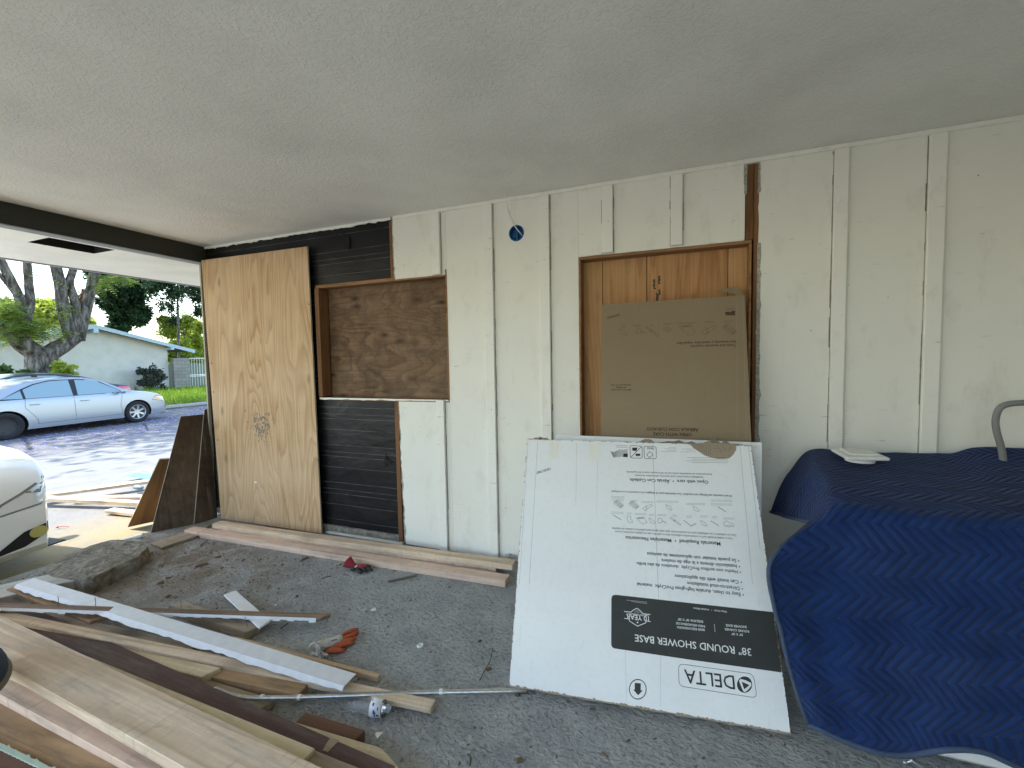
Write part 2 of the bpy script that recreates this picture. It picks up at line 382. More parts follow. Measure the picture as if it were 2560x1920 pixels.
def mk_cmu():
    q = M('grey_block_masonry', .9, .2); v = q.co()
    br = q.n('TexBrick'); mp = q.n('Mapping'); mp.inputs['Rotation'].default_value = (pi/2, 0, pi/2)
    xyz = q.sep(v); cb = q.n('CombineXYZ'); q.link(xyz[1], cb.inputs[0]); q.link(xyz[2], cb.inputs[1]); q.link(cb.outputs[0], br.inputs[0])
    br.inputs['Scale'].default_value = 1; br.inputs['Brick Width'].default_value = .4; br.inputs['Row Height'].default_value = .2
    br.inputs['Mortar Size'].default_value = .008
    br.inputs['Color1'].default_value = (.3, .29, .27, 1); br.inputs['Color2'].default_value = (.24, .23, .215, 1); br.inputs['Mortar'].default_value = (.13, .125, .12, 1)
    q.col(br.outputs[0]); return q.m
m_cmu = mk_cmu()
m_fascia = plain('pale_blue_fascia', (.42, .55, .66), .5); m_shingle = plain('roof_shingle', (.1, .095, .09), .9)
m_gate = plain('white_iron', (.7, .72, .68), .5); m_glassg = plain('greenish_panel', (.16, .2, .15), .6)
def mk_carpaint(name, c, metal, rough=.3):
    q = M(name, rough, .5, metal); q.col(c); q.b.inputs['Coat Weight'].default_value = .6; q.b.inputs['Coat Roughness'].default_value = .06; return q.m
m_silver = mk_carpaint('silver_car_paint', (.36, .39, .44), .5, .34)
m_cream = mk_carpaint('pearl_white_car_paint', (.88, .88, .85), 0, .35)
m_darkcar = mk_carpaint('dark_car_paint', (.025, .03, .04), .3, .35)
def mk_glass(name, c, rough=.05):
    q = M(name, rough, .8); q.col(c); q.b.inputs['Coat Weight'].default_value = 1; q.b.inputs['Coat Roughness'].default_value = .02; return q.m
m_cglass = mk_glass('car_window_glass', (.20, .30, .34)); m_lens = mk_glass('headlight_lens', (.72, .75, .74)); m_amber = mk_glass('amber_lens', (.75, .3, .12))
m_red = mk_glass('red_lens', (.5, .01, .015)); m_fog = mk_glass('fog_lamp_glass', (.55, .5, .15))
m_rubber = plain('tyre_rubber', (.018, .018, .018), .85); m_rim = plain('silver_hubcap', (.6, .6, .6), .35, metal=.4); m_steel = plain('black_steel_rim', (.03, .03, .032), .6)
m_galv = M('galvanised_steel', .32, .5, .9); m_galv.col(m_galv.ramp(m_galv.noise(m_galv.co(scale=(3, 30, 30)), 4, 4), [(.3, (.42, .45, .45)), (.7, (.68, .7, .7))])); m_galv = m_galv.m
m_pet = M('clear_bottle_plastic', .05, .5); m_pet.col((.93, .96, .97)); m_pet.b.inputs['Transmission Weight'].default_value = .85; m_pet.b.inputs['IOR'].default_value = 1.25; m_pet = m_pet.m
m_lblw = plain('white_bottle_label', (.8, .82, .84), .5); m_lblb = plain('blue_label_print', (.02, .06, .3), .5)
m_gor = plain('orange_rubber', (.40, .085, .03), .6, sc=40); m_ggr = plain('grey_knit', (.5, .48, .42), .95, sc=60, var=.2)
m_gred = plain('red_knit', (.30, .035, .045), .9, sc=60); m_gblk = plain('black_rubber_grip', (.03, .032, .033), .7)
m_rust = plain('rusty_steel', (.2, .17, .14), .7, metal=.3); m_twig = plain('dry_twig', (.07, .06, .045), .9)
m_scrap = plain('white_paper_scrap', (.8, .8, .78), .8); m_teal = plain('teal_tarp', (.12, .45, .45), .6); m_redpl = plain('red_plastic', (.5, .05, .06), .5)
m_bluepl = plain('blue_grey_plastic', (.16, .22, .3), .5)
m_shoe = plain('navy_canvas', (.02, .04, .07), .8, sc=30); m_sole = plain('tan_rubber', (.16, .15, .1), .8)
m_wtrim = plain('white_metal_trim', (.74, .76, .78), .5, var=.06, sc=25)
m_debris = plain('wood_debris', (.14, .10, .065), .9)
# ------------------------------------------------------------------ SETTING
H = 2.45
def terrain_z(x):
    if x > -.3: return -.35
    if x > -7: return -.16+(-.12)*((-.3-x)/6.7)-.02
    if x > -14.3: return -.31
    if x > -24: return -.14+.16*((-14.3-x)/9.7)
    return .02
mb = MB(); xs = [-600, -200, -80, -40, -24, -19, -14.31, -14.29, -7, -3, -.31, -.29, 3, 8, 30, 120, 500]; ys = [-500, -100, -30, -10, 0, 10, 25, 60, 200, 600]
for i, x in enumerate(xs):
    for y in ys: mb.v.append(Vector((x, y, terrain_z(x))))
ny = len(ys)
for i in range(len(xs)-1):
    for j in range(ny-1): mb.f.append((i*ny+j, (i+1)*ny+j, (i+1)*ny+j+1, i*ny+j+1)); mb.mi.append(0)
struct(mb.build('ground', m_soil))
mb = MB(); mb.box((-.2, -4.9, -.3), (7.6, .1, 0)); struct(mb.build('floor', m_conc, bevel=.006))
mb = MB()
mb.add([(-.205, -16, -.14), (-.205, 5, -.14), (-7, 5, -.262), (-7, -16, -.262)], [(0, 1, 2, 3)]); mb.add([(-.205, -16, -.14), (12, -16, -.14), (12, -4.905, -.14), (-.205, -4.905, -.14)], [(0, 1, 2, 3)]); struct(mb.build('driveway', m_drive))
mb = MB(); mb.add([(-7, -60, -.268), (-7, 90, -.268), (-14.3, 90, -.268), (-14.3, -60, -.268)], [(0, 1, 2, 3)]); struct(mb.build('road', m_asph))
mb = MB(); mb.box((-14.48, -60, -.31), (-14.3, 90, -.13)); struct(mb.build('kerb', m_kerb, bevel=.02))
# ceiling with vent opening, plus eave soffit beyond the beam
vx0, vx1, vy0, vy1 = -1.13, -.80, -.70, -.25
mb = MB()
xs = [-2.04, vx0, vx1, 8]; ys = [-4.7, vy0, vy1, 1.6]
for i in range(3):
    for j in range(3):
        if i == 1 and j == 1: continue
        mb.add([(xs[i], ys[j], H), (xs[i+1], ys[j], H), (xs[i+1], ys[j+1], H), (xs[i], ys[j+1], H)], [(0, 1, 2, 3)])
mb.v = [Vector(v) for v in mb.v]
roof = thing('carport_roof', 'white stucco carport ceiling with dark beam and vent hole', 'roof', (-1, -3, H))
mb.build('ceiling', m_ceil, roof)
mb = MB(); mb.box((-2.04, -4.7, H+.12), (8, 1.6, H+.22)); mb.build('roof_deck', m_shingle, roof)
mb = MB(); mb.box((-2.075, -4.7, H-.012), (-2.043, 1.6, H+.22)); mb.build('fascia', m_beamlow, roof)
mb = MB()
for a_, b_ in (((vx0-.012, vy0, H+.002), (vx0, vy1, H+.118)), ((vx1, vy0, H+.002), (vx1+.012, vy1, H+.118)), ((vx0, vy0-.012, H+.002), (vx1, vy0, H+.118)), ((vx0, vy1, H+.002), (vx1, vy1+.012, H+.118))): mb.box(a_, b_)
mb.box((vx0, vy0, H+.09), (vx1, vy1, H+.1)); mb.build('vent_opening', m_dark, roof)
mb = MB(); mb.box((-.095, -4.7, 2.309), (-.001, .02, H-.001)); mb.build('beam', m_beam, roof, bevel=.003)
mb = MB(); mb.box((-.097, -4.7, 2.302), (.0, .02, 2.308)); mb.build('beam_underside', m_beamlow, roof)
# ------------------------------------------------------------------ THE WALL
wall = thing('carport_wall', 'white board and batten wall, partly stripped to black paper', 'wall', (2.5, 0, 0))
bx = MB
W0 = (1.27, 2.457, 1.12, 1.985)   # window x0,x1,z0,z1
D0 = (3.39, 4.345, 0, 2.022)      # door
mb = MB()
polyfill(mb, jag((2.028, 1.99), (2.022, H-.002), 22, .008, 1)+[(2.459, H-.002), (2.459, 2.02)]+jag((2.459, 1.995), (2.028, 1.99), 12, .006, 2)[:-1], 0, .016)
polyfill(mb, jag((2.05, .02), (2.03, 1.118), 34, .013, 3)+[(2.459, 1.118), (2.459, .02)], 0, .016)
mb.build('siding', m_white, wall)
mb = MB(); polyfill(mb, [(2.46, .02), (2.46, H-.002), (D0[0], H-.002), (D0[0], 1.2)]+jag((D0[0], 1.2), (D0[0]-.003, .02), 12, .004, 4)[1:], 0, .016)
o = mb.build('siding', m_white, wall)
cm = MB(); cm.lathe([(0, -.1), (.052, -.1), (.053, .1), (0, .1)], 22, Matrix.Translation((2.983, 0, 2.217)) @ Matrix.Rotation(pi/2, 4, 'X') @ Matrix.Diagonal((1, 1.0, 1, 1)))
c = cm.build('cutter', m_dark); o.location = -wall.location; bpy.context.view_layer.update(); boolean_cut(o, [c])
mb = MB(); polyfill(mb, [(D0[0]+.001, H-.002), (4.308, H-.002)]+jag((4.308, 2.02), (D0[0]+.001, 2.022), 20, .004, 5), 0, .016); mb.build('siding', m_white, wall)
mb = MB(); polyfill(mb, [(8, .02)]+jag((4.378, .02), (4.374, H-.002), 44, .009, 6)+[(8, H-.002)], 0, .016); mb.build('siding', m_white, wall)
# grey fringe of torn stucco/paper under the ragged edges
mb = MB()
polyfill(mb, jag((2.014, 1.99), (2.012, H-.01), 30, .006, 11)+[(2.05, H-.01), (2.05, 1.99)], .004, .014)
polyfill(mb, jag((2.036, .03), (2.018, 1.11), 40, .008, 12)+[(2.07, 1.11), (2.07, .03)], .004, .014)
polyfill(mb, jag((4.39, .05), (4.386, 2.0), 60, .010, 13)+[(4.37, 2.0), (4.37, .05)], -.003, .01)
polyfill(mb, [(1.30, 2.41), (1.45, 2.41)], 0, 0) if 0 else None
mb.build('torn_edge', m_grime, wall)
# black paper around window
mb = MB()
for (x0, x1, z0, z1) in ((-.045, W0[0], .03, H-.004), (W0[0], 2.03, W0[3], H-.004), (W0[0], 2.03, .03, W0[2])):
    nx = max(2, int((x1-x0)/.08)); nz = max(2, int((z1-z0)/.08)); vs = []
    for i in range(nx+1):
        for k in range(nz+1):
            x = x0+(x1-x0)*i/nx; z = z0+(z1-z0)*k/nz
            vs.append((x, .019+.006*noise.noise(Vector((x*4, 3, z*4))), z))
    mb.add(vs, [(i*(nz+1)+k, (i+1)*(nz+1)+k, (i+1)*(nz+1)+k+1, i*(nz+1)+k+1) for i in range(nx) for k in range(nz)])
mb.build('building_paper', m_paper, wall, smooth=True)
mb = MB()   # tears in the paper
def tear(pts): polyfill(mb, pts, .0095, .002)
for pl in ([(1.87, .66), (1.885, .69), (1.90, .655), (1.945, .635), (1.89, .615), (1.868, .585)], [(1.985, .84), (1.968, .80), (1.975, .74), (1.99, .72), (1.98, .78)], [(1.995, .66), (1.982, .62), (1.995, .58), (2.0, .62)], [(1.55, 2.40), (1.57, 2.36), (1.6, 2.33), (1.585, 2.28), (1.61, 2.25), (1.62, 2.30), (1.615, 2.35), (1.58, 2.38)], [(1.98, .20), (1.965, .17), (1.985, .13), (1.995, .16)]): tear(pl)
mb.build('paper_tear', m_dark, wall)
# framing studs
mb = MB(); mb.box((1.99, .0025, 1.99), (2.0135, .03, H-.03)); mb.build('stud', m_stud, wall, bevel=.002)
mb = MB(); mb.box((1.985, .0025, .03), (2.022, .03, 1.118)); mb.build('stud', m_stud, wall, bevel=.002)
mb = MB(); mb.box((-.03, -.001, .03), (1.99, .03, .075)) ; mb.build('sill_plate', m_rock, wall)
mb = MB(); mb.box((-.062, -.004, .02), (-.046, .12, 2.3)); mb.build('end_trim', m_edge, wall)
mb = MB(); mb.box((-.0455, .03, .02), (8, .14, .0295)); mb.box((-.0455, .1, .03), (1.2, .14, H)); mb.box((1.2, .12, .03), (8, .14, H)); mb.build('wall_core', m_paper, wall)
# white footing strip under paper
mb = MB(); polyfill(mb, [(1.28, .008), (1.28, .024), (2.02, .026), (2.02, .008)], -.006, .02); mb.build('footing_strip', m_trimw, wall)
mb = MB(); mb.box((2.06, .003, .0), (8, .05, .018)); mb.build('footing_strip', m_beamlow, wall)
# window
win = thing('window_opening', None, None, (1.86, 0, 1.12)); del_ = win; win.parent = wall; win.location = (1.86-2.5, 0, 1.12)
for k in ('label', 'category'):
    if k in win: del win[k]
def wpart(name, mb, mat, bevel=0):
    o = mb.build(name, mat, None, bevel=bevel); o.parent = win; o.location = (-1.86, 0, -1.12); return o
mb = MB(); mb.box((1.315, .092, 1.1), (2.46, .104, 2.0)); wpart('plywood_panel', mb, m_plydark)
mb = MB(); mb.box((1.272, -.012, 1.125), (1.313, .09, 1.984)); wpart('jamb', mb, m_stud, .002)
mb = MB(); mb.box((1.272, .001, 1.986), (2.457, .09, 2.01)); mb.box((2.03, -.008, 1.983), (2.46, .0, 1.994)); wpart('header', mb, m_studx)
mb = MB(); mb.box((1.314, -.002, 1.10), (2.457, .09, 1.119)); wpart('sill', mb, m_studx)
mb = MB(); polyfill(mb, jag((1.275, 1.104), (2.45, 1.108), 30, .006, 21)+[(2.45, 1.118), (1.275, 1.118)], -.006, .004); wpart('torn_edge', mb, m_trimw)
mb = MB(); polyfill(mb, jag((2.452, 1.12), (2.449, 2.03), 26, .003, 22)+[(2.459, 2.03), (2.459, 1.12)], -.004, .003); wpart('torn_edge', mb, m_studx)
# door
door = bpy.data.objects.new('door_opening', None); C.objects.link(door); door.parent = wall; door.location = (3.86-2.5, 0, 0)
def dpart(name, mb, mat, bevel=0):
    o = mb.build(name, mat, None, bevel=bevel); o.parent = door; o.location = (-3.86, 0, 0); return o
seams = [3.40, 3.522, 3.79, 4.235, 4.34]
for k in range(4):
    mb = MB(); mb.box((seams[k]+.002, .088+.002*(k % 2), .02), (seams[k+1]-.002, .1, 2.02)); dpart('plywood_panel', mb, m_doorply)
mb = MB(); mb.box((3.392, -.004, .02), (3.404, .087, 2.001)); dpart('jamb', mb, m_studx, .002)
mb = MB(); mb.box((4.331, -.006, .02), (4.343, .087, 2.001)); dpart('jamb', mb, m_studx, .002)
mb = MB(); mb.box((3.392, -.006, 2.003), (4.343, .087, 2.02)); dpart('header', mb, m_studx, .002)
mb = MB(); mb.box((4.352, .002, .02), (4.3755, .05, H-.003)); mb.build('stud', m_stud, wall, bevel=.003)
mb = MB(); mb.box((4.312, .004, 2.024), (4.350, .05, H-.003)); mb.build('stud', m_stud, wall, bevel=.003)
mb = MB(); polyfill(mb, jag((4.303, 2.27), (4.300, 2.43), 10, .006, 31)+jag((4.378, 2.435), (4.382, 2.27), 8, .006, 32)+[(4.368, 2.262), (4.37, 2.42), (4.318, 2.42), (4.316, 2.262)], -.004, .003); mb.build('torn_edge', m_grime, wall)
# marks stamped on the door plywood
mb = MB(); rr = random.Random(3)
for (x, z, h) in ((3.835, 1.86, .06), (3.862, 1.88, .05), (3.85, 1.78, .05), (3.865, 1.80, .035)):
    for k in range(6):
        zz = z-h*k/6; x_ = x+rr.uniform(-.003, .003); mb.box((x_-.007, .0862, zz-h/14), (x_+rr.uniform(.002, .009), .0875, zz+h/16))
dpart('stamp', mb, m_print)
# battens
def batten(x0, x1, z0, z1, seed=0):
    mb = MB(); mb.box((x0, -.024, z0), (x1, -.0035, z1)); mb.build('batten', m_trimw, wall, bevel=.0025)
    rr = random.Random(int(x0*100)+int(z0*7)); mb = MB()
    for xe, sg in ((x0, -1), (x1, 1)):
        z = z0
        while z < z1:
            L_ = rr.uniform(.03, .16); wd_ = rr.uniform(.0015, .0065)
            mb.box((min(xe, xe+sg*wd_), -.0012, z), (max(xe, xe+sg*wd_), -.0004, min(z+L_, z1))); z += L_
    mb.build('dark_joint', m_joint, wall)  # uneven thin dark strips along both edges of the batten
def wx(px, py): return P(px, py, 1, -.019)[0]
B = []
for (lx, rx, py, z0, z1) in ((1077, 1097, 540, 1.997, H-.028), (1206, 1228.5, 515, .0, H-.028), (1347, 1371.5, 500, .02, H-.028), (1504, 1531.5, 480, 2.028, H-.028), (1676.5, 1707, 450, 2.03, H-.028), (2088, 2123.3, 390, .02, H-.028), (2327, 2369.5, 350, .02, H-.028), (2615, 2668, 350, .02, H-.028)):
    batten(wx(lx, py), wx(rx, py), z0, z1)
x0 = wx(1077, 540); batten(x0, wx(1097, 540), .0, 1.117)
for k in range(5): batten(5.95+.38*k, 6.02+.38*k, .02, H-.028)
# cove strip along ceiling
mb = MB(); mb.box((2.035, -.012, H-.024), (8, -.0005, H-.0005)); mb.build('ceiling_trim', m_trimw, wall, bevel=.003)
mb = MB()
polyfill(mb, [(2.0, H-.001), (-.04, H-.001)]+jag((-.04, H-.022), (2.0, H-.018), 70, .011, 41), .008, .008); mb.build('torn_paint_edge', m_trimw, wall)
# junction box in siding
jb = bpy.data.objects.new('junction_box', None); C.objects.link(jb); jb.parent = wall; jb.location = (2.983-2.5, 0, 2.217)
T = Matrix.Rotation(-pi/2, 4, 'X')
def jpart(n_, mb, mat): o = mb.build(n_, mat, None, smooth=False); o.parent = jb; return o
mb = MB(); mb.lathe([(.047, -.003), (.0515, -.003), (.0515, .045), (0, .045)], 28, T); mb.lathe([(.047, -.003), (.047, .04)], 28, T)
mb.box((-.004, .01, -.045), (.004, .04, .045)); mb.box((-.03, .02, -.02), (-.012, .044, -.008)); jpart('box_shell', mb, m_blue)
mb = MB(); c0 = P(1260, 480, 2, H) - Vector((2.983, 0, 2.217))
def bez(ps, n=14):
    out = []
    for i in range(len(ps)-1):
        p0 = Vector(ps[max(i-1, 0)]); p1 = Vector(ps[i]); p2 = Vector(ps[i+1]); p3 = Vector(ps[min(i+2, len(ps)-1)])
        for k in range(n):
            t = k/n; out.append(.5*((2*p1)+(-p0+p2)*t+(2*p0-5*p1+4*p2-p3)*t*t+(-p0+3*p1-3*p2+p3)*t**3))
    out.append(Vector(ps[-1])); return out
off = Vector((2.983, 0, 2.217))
pts = bez([c0, P(1268, 515, 1, -.08)-off, P(1276, 540, 1, -.05)-off, P(1287, 565, 1, -.02)-off, P(1300, 582, 1, .0)-off, P(1306, 590, 1, .03)-off])
mb.tube(pts, .0032, 8); jpart('cable', mb, m_wire)
# right end wall (out of frame, closes the carport) and added shading wall
def extwall(name, a_, b_, lab, cat='wall'):
    mb = MB(); mb.box(a_, b_); o = mb.build(name, m_white); tag(o, lab, cat); return o
extwall('end_wall', (7.6, -4.7, -.1), (7.75, 0, H-.002), 'white end wall closing the carport beyond the blanket')
extwall('shade_wall', (4.9, -4.85, -.1), (7.6, -4.72, H-.002), 'unseen white wall added behind the camera to darken the right side')  # unseen partial wall, added to darken the right end of the carport
# ------------------------------------------------------------------ boards
def board(name, A, B_, width, thick, mat, label, cat='board', group=None, sa=0, sb=0, side=-1, tilt=0, parent=None, jagged=0, chip=None, bevel=.0025):
    """A,B_: ends of the far top edge; the board extends towards the camera by width; sa/sb skew the ends"""
    A = Vector(A); B_ = Vector(B_); d = B_-A; L = d.length; d.normalize()
    s = d.cross(Vector((0, 0, 1))).normalized()
    if side > 0: s = -s
    n = d.cross(s).normalized();  n = n if n.z > 0 else -n
    if tilt: q = Matrix.Rotation(tilt, 3, d); s = q @ s; n = q @ n
    cen = (A+B_)/2+s*width/2-n*thick
    nx = 14 if L > .6 else 4; mb = MB(); rr = random.Random(len(name)+int(abs(A.x)*1000)); vs = []
    bow = rr.uniform(-1, 1)*.0015*L
    for i in range(nx+1):
        t = i/nx; x = -L/2+L*t; bo = bow*(1-(2*t-1)**2)
        far = x + (0); near = x + (sa*(1-t) + sb*t if i in (0, nx) else 0)
        w2 = width/2
        jn = rr.uniform(0, jagged) if 0 < i < nx else 0
        vs += [(far, w2, bo), (near, -w2+jn, bo), (near, -w2+jn*.6, thick+bo), (far, w2, thick+bo)]
    fs = [(0, 1, 2, 3), (nx*4+3, nx*4+2, nx*4+1, nx*4)]
    for i in range(nx):
        for k in range(4): a_ = i*4+k; b_ = i*4+(k+1) % 4; fs.append((a_, a_+4, b_+4, b_))
    mb.add(vs, fs); o = mb.build(name, mat, None, bevel=bevel)
    Mx = Matrix((d, -s, n)).transposed().to_4x4(); Mx.translation = cen
    o.matrix_world = Mx
    if parent is None: tag(o, label, cat, group)
    return o
def bpx(name, a_, b_, z, width, thick, mat, label, **kw):
    za, zb = z if isinstance(z, tuple) else (z, z)
    return board(name, P(*a_, 2, za), P(*b_, 2, zb), width, thick, mat, label, **kw)
def C3(x, y): return (.3617*x, 1320+.3617*y)
def C4(x, y): return (460+.3888*x, 1300+.3888*y)
def C7(x, y): return (540+.2622*x, 1560+.2622*y)
G1 = 'boards in the lumber pile'
# 2x4s by the wall
def bnear(name, a_, b_, z, width, thick, mat, label, ext=(0, 0), **kw):
    """board given by its top edge nearest the camera"""
    za, zb = z if isinstance(z, tuple) else (z, z)
    A, Bq = P(*a_, 2, za), P(*b_, 2, zb); d = (Bq-A).normalized()
    return board(name, A-d*ext[0], Bq+d*ext[1], width, thick, mat, label, side=1, **kw)
G3 = 'two by fours along the wall'
bnear('floor_stud', (530, 1310), (1281, 1413), .078, .082, .037, m_fir, 'pale two by four stacked against the wall, the one nearest the siding', group=G3)
bnear('floor_stud', (545, 1325), (1240, 1422), .040, .085, .036, m_firp, 'pinkish two by four lying under the one nearest the siding', group=G3)
bnear('floor_stud', (485, 1329), (1240, 1449), .044, .088, .042, m_firp, 'pinkish two by four on the floor, the one touching the red glove', ext=(.12, .06), group=G3)
# plywood sheet leaning on paper
def sheet(name, corners, th, mat, label, cat, edge=None, ax='z'):
    """corners TL,TR,BR,BL world (front face); thickness backwards"""
    TL, TR, BR, BL = [Vector(c) for c in corners]
    ux = ((TR-TL)+(BR-BL)).normalized(); uz = ((TL-BL)+(TR-BR)); uz = (uz-ux*uz.dot(ux)).normalized(); n = ux.cross(uz)
    org = (BL+BR)/2; Mi = Matrix((ux, -n, uz)).transposed().to_4x4(); 
    # local: x right, y into (back), z up
    Mi = Matrix((ux, n*-1, uz)).transposed().to_4x4(); Mi.translation = org; inv = Mi.inverted()
    loc = [inv @ c for c in (BL, BR, TR, TL)]
    mb = MB(); nx, nz = 6, 10; vs = []; 
    for back in (0, 1):
        for i in range(nx+1):
            for k in range(nz+1):
                s_, t_ = i/nx, k/nz
                p = (loc[0]*(1-s_)+loc[1]*s_)*(1-t_)+(loc[3]*(1-s_)+loc[2]*s_)*t_
                vs.append(p+Vector((0, th*back, 0)))
    F = (nx+1)*(nz+1); g = lambda i, k, b: b*F+i*(nz+1)+k
    fs = []
    for i in range(nx):
        for k in range(nz):
            fs.append((g(i,k,0), g(i+1,k,0), g(i+1,k+1,0), g(i,k+1,0))); fs.append((g(i,k,1), g(i,k+1,1), g(i+1,k+1,1), g(i+1,k,1)))
    e = []
    for i in range(nx): e += [(g(i,0,0), g(i,0,1), g(i+1,0,1), g(i+1,0,0)), (g(i,nz,0), g(i+1,nz,0), g(i+1,nz,1), g(i,nz,1))]
    for k in range(nz): e += [(g(0,k,0), g(0,k+1,0), g(0,k+1,1), g(0,k,1)), (g(nx,k,0), g(nx,k,1), g(nx,k+1,1), g(nx,k+1,0))]
    mb.add(vs, fs); k0 = len(mb.f); mb.f += e; mb.mi += [1]*len(e)
    o = mb.build(name, [mat, edge or mat]); o.matrix_world = Mi; tag(o, label, cat); return o
ply = sheet('plywood_sheet', (P(503, 651, 1, -.035), P(768, 616, 1, -.03), P(804, 1334, 1, -.05), P(553, 1296, 1, -.05)), .012, m_ply, 'tall pale plywood sheet leaning over the black paper by the corner', 'plywood', m_edge)
# screws and stains on the sheet
iv = ply.matrix_world.inverted(); mb = MB()
for (px, py) in ((508, 654), (765, 619), (770, 760), (528, 908), (533, 980), (545, 1100), (785, 900), (790, 1010), (795, 1150)):
    p = iv @ P(px, py, 1, -.045); p.y = 0; mb = MB(); mb.lathe([(0, -.002), (.0055, -.0015), (.006, 0)], 8, Matrix.Translation(p) @ T); mb.v = [Vector((v.x, -abs(v.y), v.z)) for v in mb.v]; o = mb.build('screw', m_dark); o.parent = ply
mb = MB(); rr = random.Random(5)
for k in range(130):
    p = iv @ P(652+rr.gauss(0, 13), 1065+rr.gauss(0, 17), 1, -.045)
    s_ = rr.uniform(.002, .010); a0 = rr.uniform(0, 6)
    mb.add([(p.x+s_*cos(a0+j*2*pi/7)*rr.uniform(.5, 1.5), -.0006-k*1e-5, p.z+s_*1.5*sin(a0+j*2*pi/7)*rr.uniform(.5, 1.3)) for j in range(7)], [tuple(range(7))])
o = mb.build('stain', plain('grey_stain', (.24, .2, .16), .9)); o.parent = ply
mb = MB(); p = iv @ P(640, 1206, 1, -.045); mb.box((p.x-.016, -.004, p.z-.003), (p.x+.016, -.0005, p.z+.004)); mb.box((p.x-.004, -.006, p.z-.002), (p.x+.014, -.001, p.z+.010)); o = mb.build('paint_fleck', m_scrap); o.parent = ply
# leaning dark boards outside the corner
def R2(x, y): return (.2712*x, 880+.2712*y)
sheet('leaning_board', (P(*R2(1885, 530), 0, -.075), P(*R2(1912, 522), 0, -.070), P(*R2(2005, 1525), 2, .0), P(*R2(1790, 1592), 2, -.0)), .012, m_brownb, 'narrow dark board leaning closest to the wall corner', 'board', m_edge)
sheet('leaning_board', (P(*R2(1665, 595), 0, -.09), P(*R2(1878, 574), 0, -.085), P(*R2(1785, 1590), 2, -.0), P(*R2(1392, 1665), 2, -.0)), .012, m_brownb, 'wide dark brown board leaning against the wall corner, in the middle of three', 'board', m_edge)
sheet('leaning_board', (P(*R2(1470, 992), 0, -.20), P(*R2(1620, 985), 0, -.18), P(*R2(1440, 1560), 2, -.13), P(*R2(1175, 1616), 2, -.13)), .012, m_oakb, 'short orange brown board leaning outermost at the wall corner', 'board', m_edge)
# ---------------- lumber pile (left foreground)
def Q(x, y): return (.45208*x, 1300+.45208*y)
def bq(name, a_, b_, c_, z, thick, mat, label, wmin=None, **kw):
    """top face given by its far edge a-b and the near corner c of its right end"""
    za, zb = z if isinstance(z, tuple) else (z, z)
    A, Bq, Cq = P(*a_, 2, za), P(*b_, 2, zb), P(*c_, 2, zb); d = (Bq-A).normalized(); s_ = d.cross(Vector((0, 0, 1))).normalized()
    w_ = (Cq-Bq).dot(s_); sk = (Cq-Bq).dot(d)
    if wmin and w_ < wmin: sk *= wmin/w_; w_ = wmin
    return board(name, A, Bq, w_, thick, mat, label, sb=sk, **kw)
blk0 = bq('wood_block', Q(1005, 447), Q(1440, 585), Q(1355, 622), .044, .04, m_firg, 'weathered block with nails on the floor under the long nailed board', cat='wood block', group=G1)
bq('white_trim_strip', Q(1305, 388), Q(1495, 552), Q(1448, 588), (.035, .06), .010, m_wtrim, 'short white strip of trim poking out under the nailed board', cat='trim', wmin=.065)
bq('wood_block', Q(120, 352), Q(600, 530), Q(495, 562), (.095, .075), .022, m_firo, 'short block with a pale painted edge, under the left end of the white trim', cat='wood block', group=G1)
bq('lath', Q(1300, 640), Q(2105, 848), Q(2088, 868), .030, .028, m_fir, 'slim pale lath on the floor, just beyond the white metal trim', cat='lath', group=G1)
bq('wood_block', Q(230, 500), Q(1105, 680), Q(1010, 752), (.065, .052), .038, m_firg, 'grey brown plank under the pile between white trim and pale lath', cat='wood block', group=G1)
bq('wood_block', Q(640, 695), Q(1222, 815), Q(1118, 866), .066, .044, m_firy, 'yellowish block crossing under the pale lath above the maroon board', cat='wood block', group=G1)
bq('wood_block', Q(1130, 790), Q(1705, 905), Q(1645, 965), .048, .04, m_firo, 'orange tinted block end lying under the lath, beside the conduit', cat='wood block', group=G1)
bq('wood_block', Q(1050, 850), Q(1525, 990), Q(1430, 1045), .034, .03, m_firg, 'weathered block with a dark end below the conduit bend', cat='wood block', group=G1)
bq('wood_block', Q(1692, 1060), Q(2020, 1162), Q(1958, 1226), .042, .04, m_redw, 'dark red brown block on the floor below the plastic bottle', cat='wood block', group=G1)
bq('lumber_plank', Q(1250, 1000), Q(2110, 1258), Q(2180, 1335), .056, .038, m_firy, 'yellow plank with an angled end beneath the maroon board', wmin=.16, group=G1)
mar = bpx('lumber_plank', (-160, 1410), (988, 1914), (.085, .085), .16, .03, m_maroon, 'long maroon painted board with one tan patch', group=G1)
# tan patch where another board was
A_ = P(*C4(1000, 1415), 2, .086); B2 = P(*C4(940, 1400), 2, .086); d_ = P(*C4(890, 1480), 2, .086)
mb = MB(); mb.add([A_, B2, d_, P(*C4(925, 1492), 2, .086)], [(0, 1, 2, 3)])
o = mb.build('bare_patch', m_firg); o.parent = mar; bpy.context.view_layer.update(); o.matrix_parent_inverse = mar.matrix_world.inverted()
bpx('lath', C3(-350, 490), C4(1622, 1152), (.125, .036), .052, .022, m_fir, 'long pale lath crossing over the maroon board to the conduit', cat='lath', group=G1)
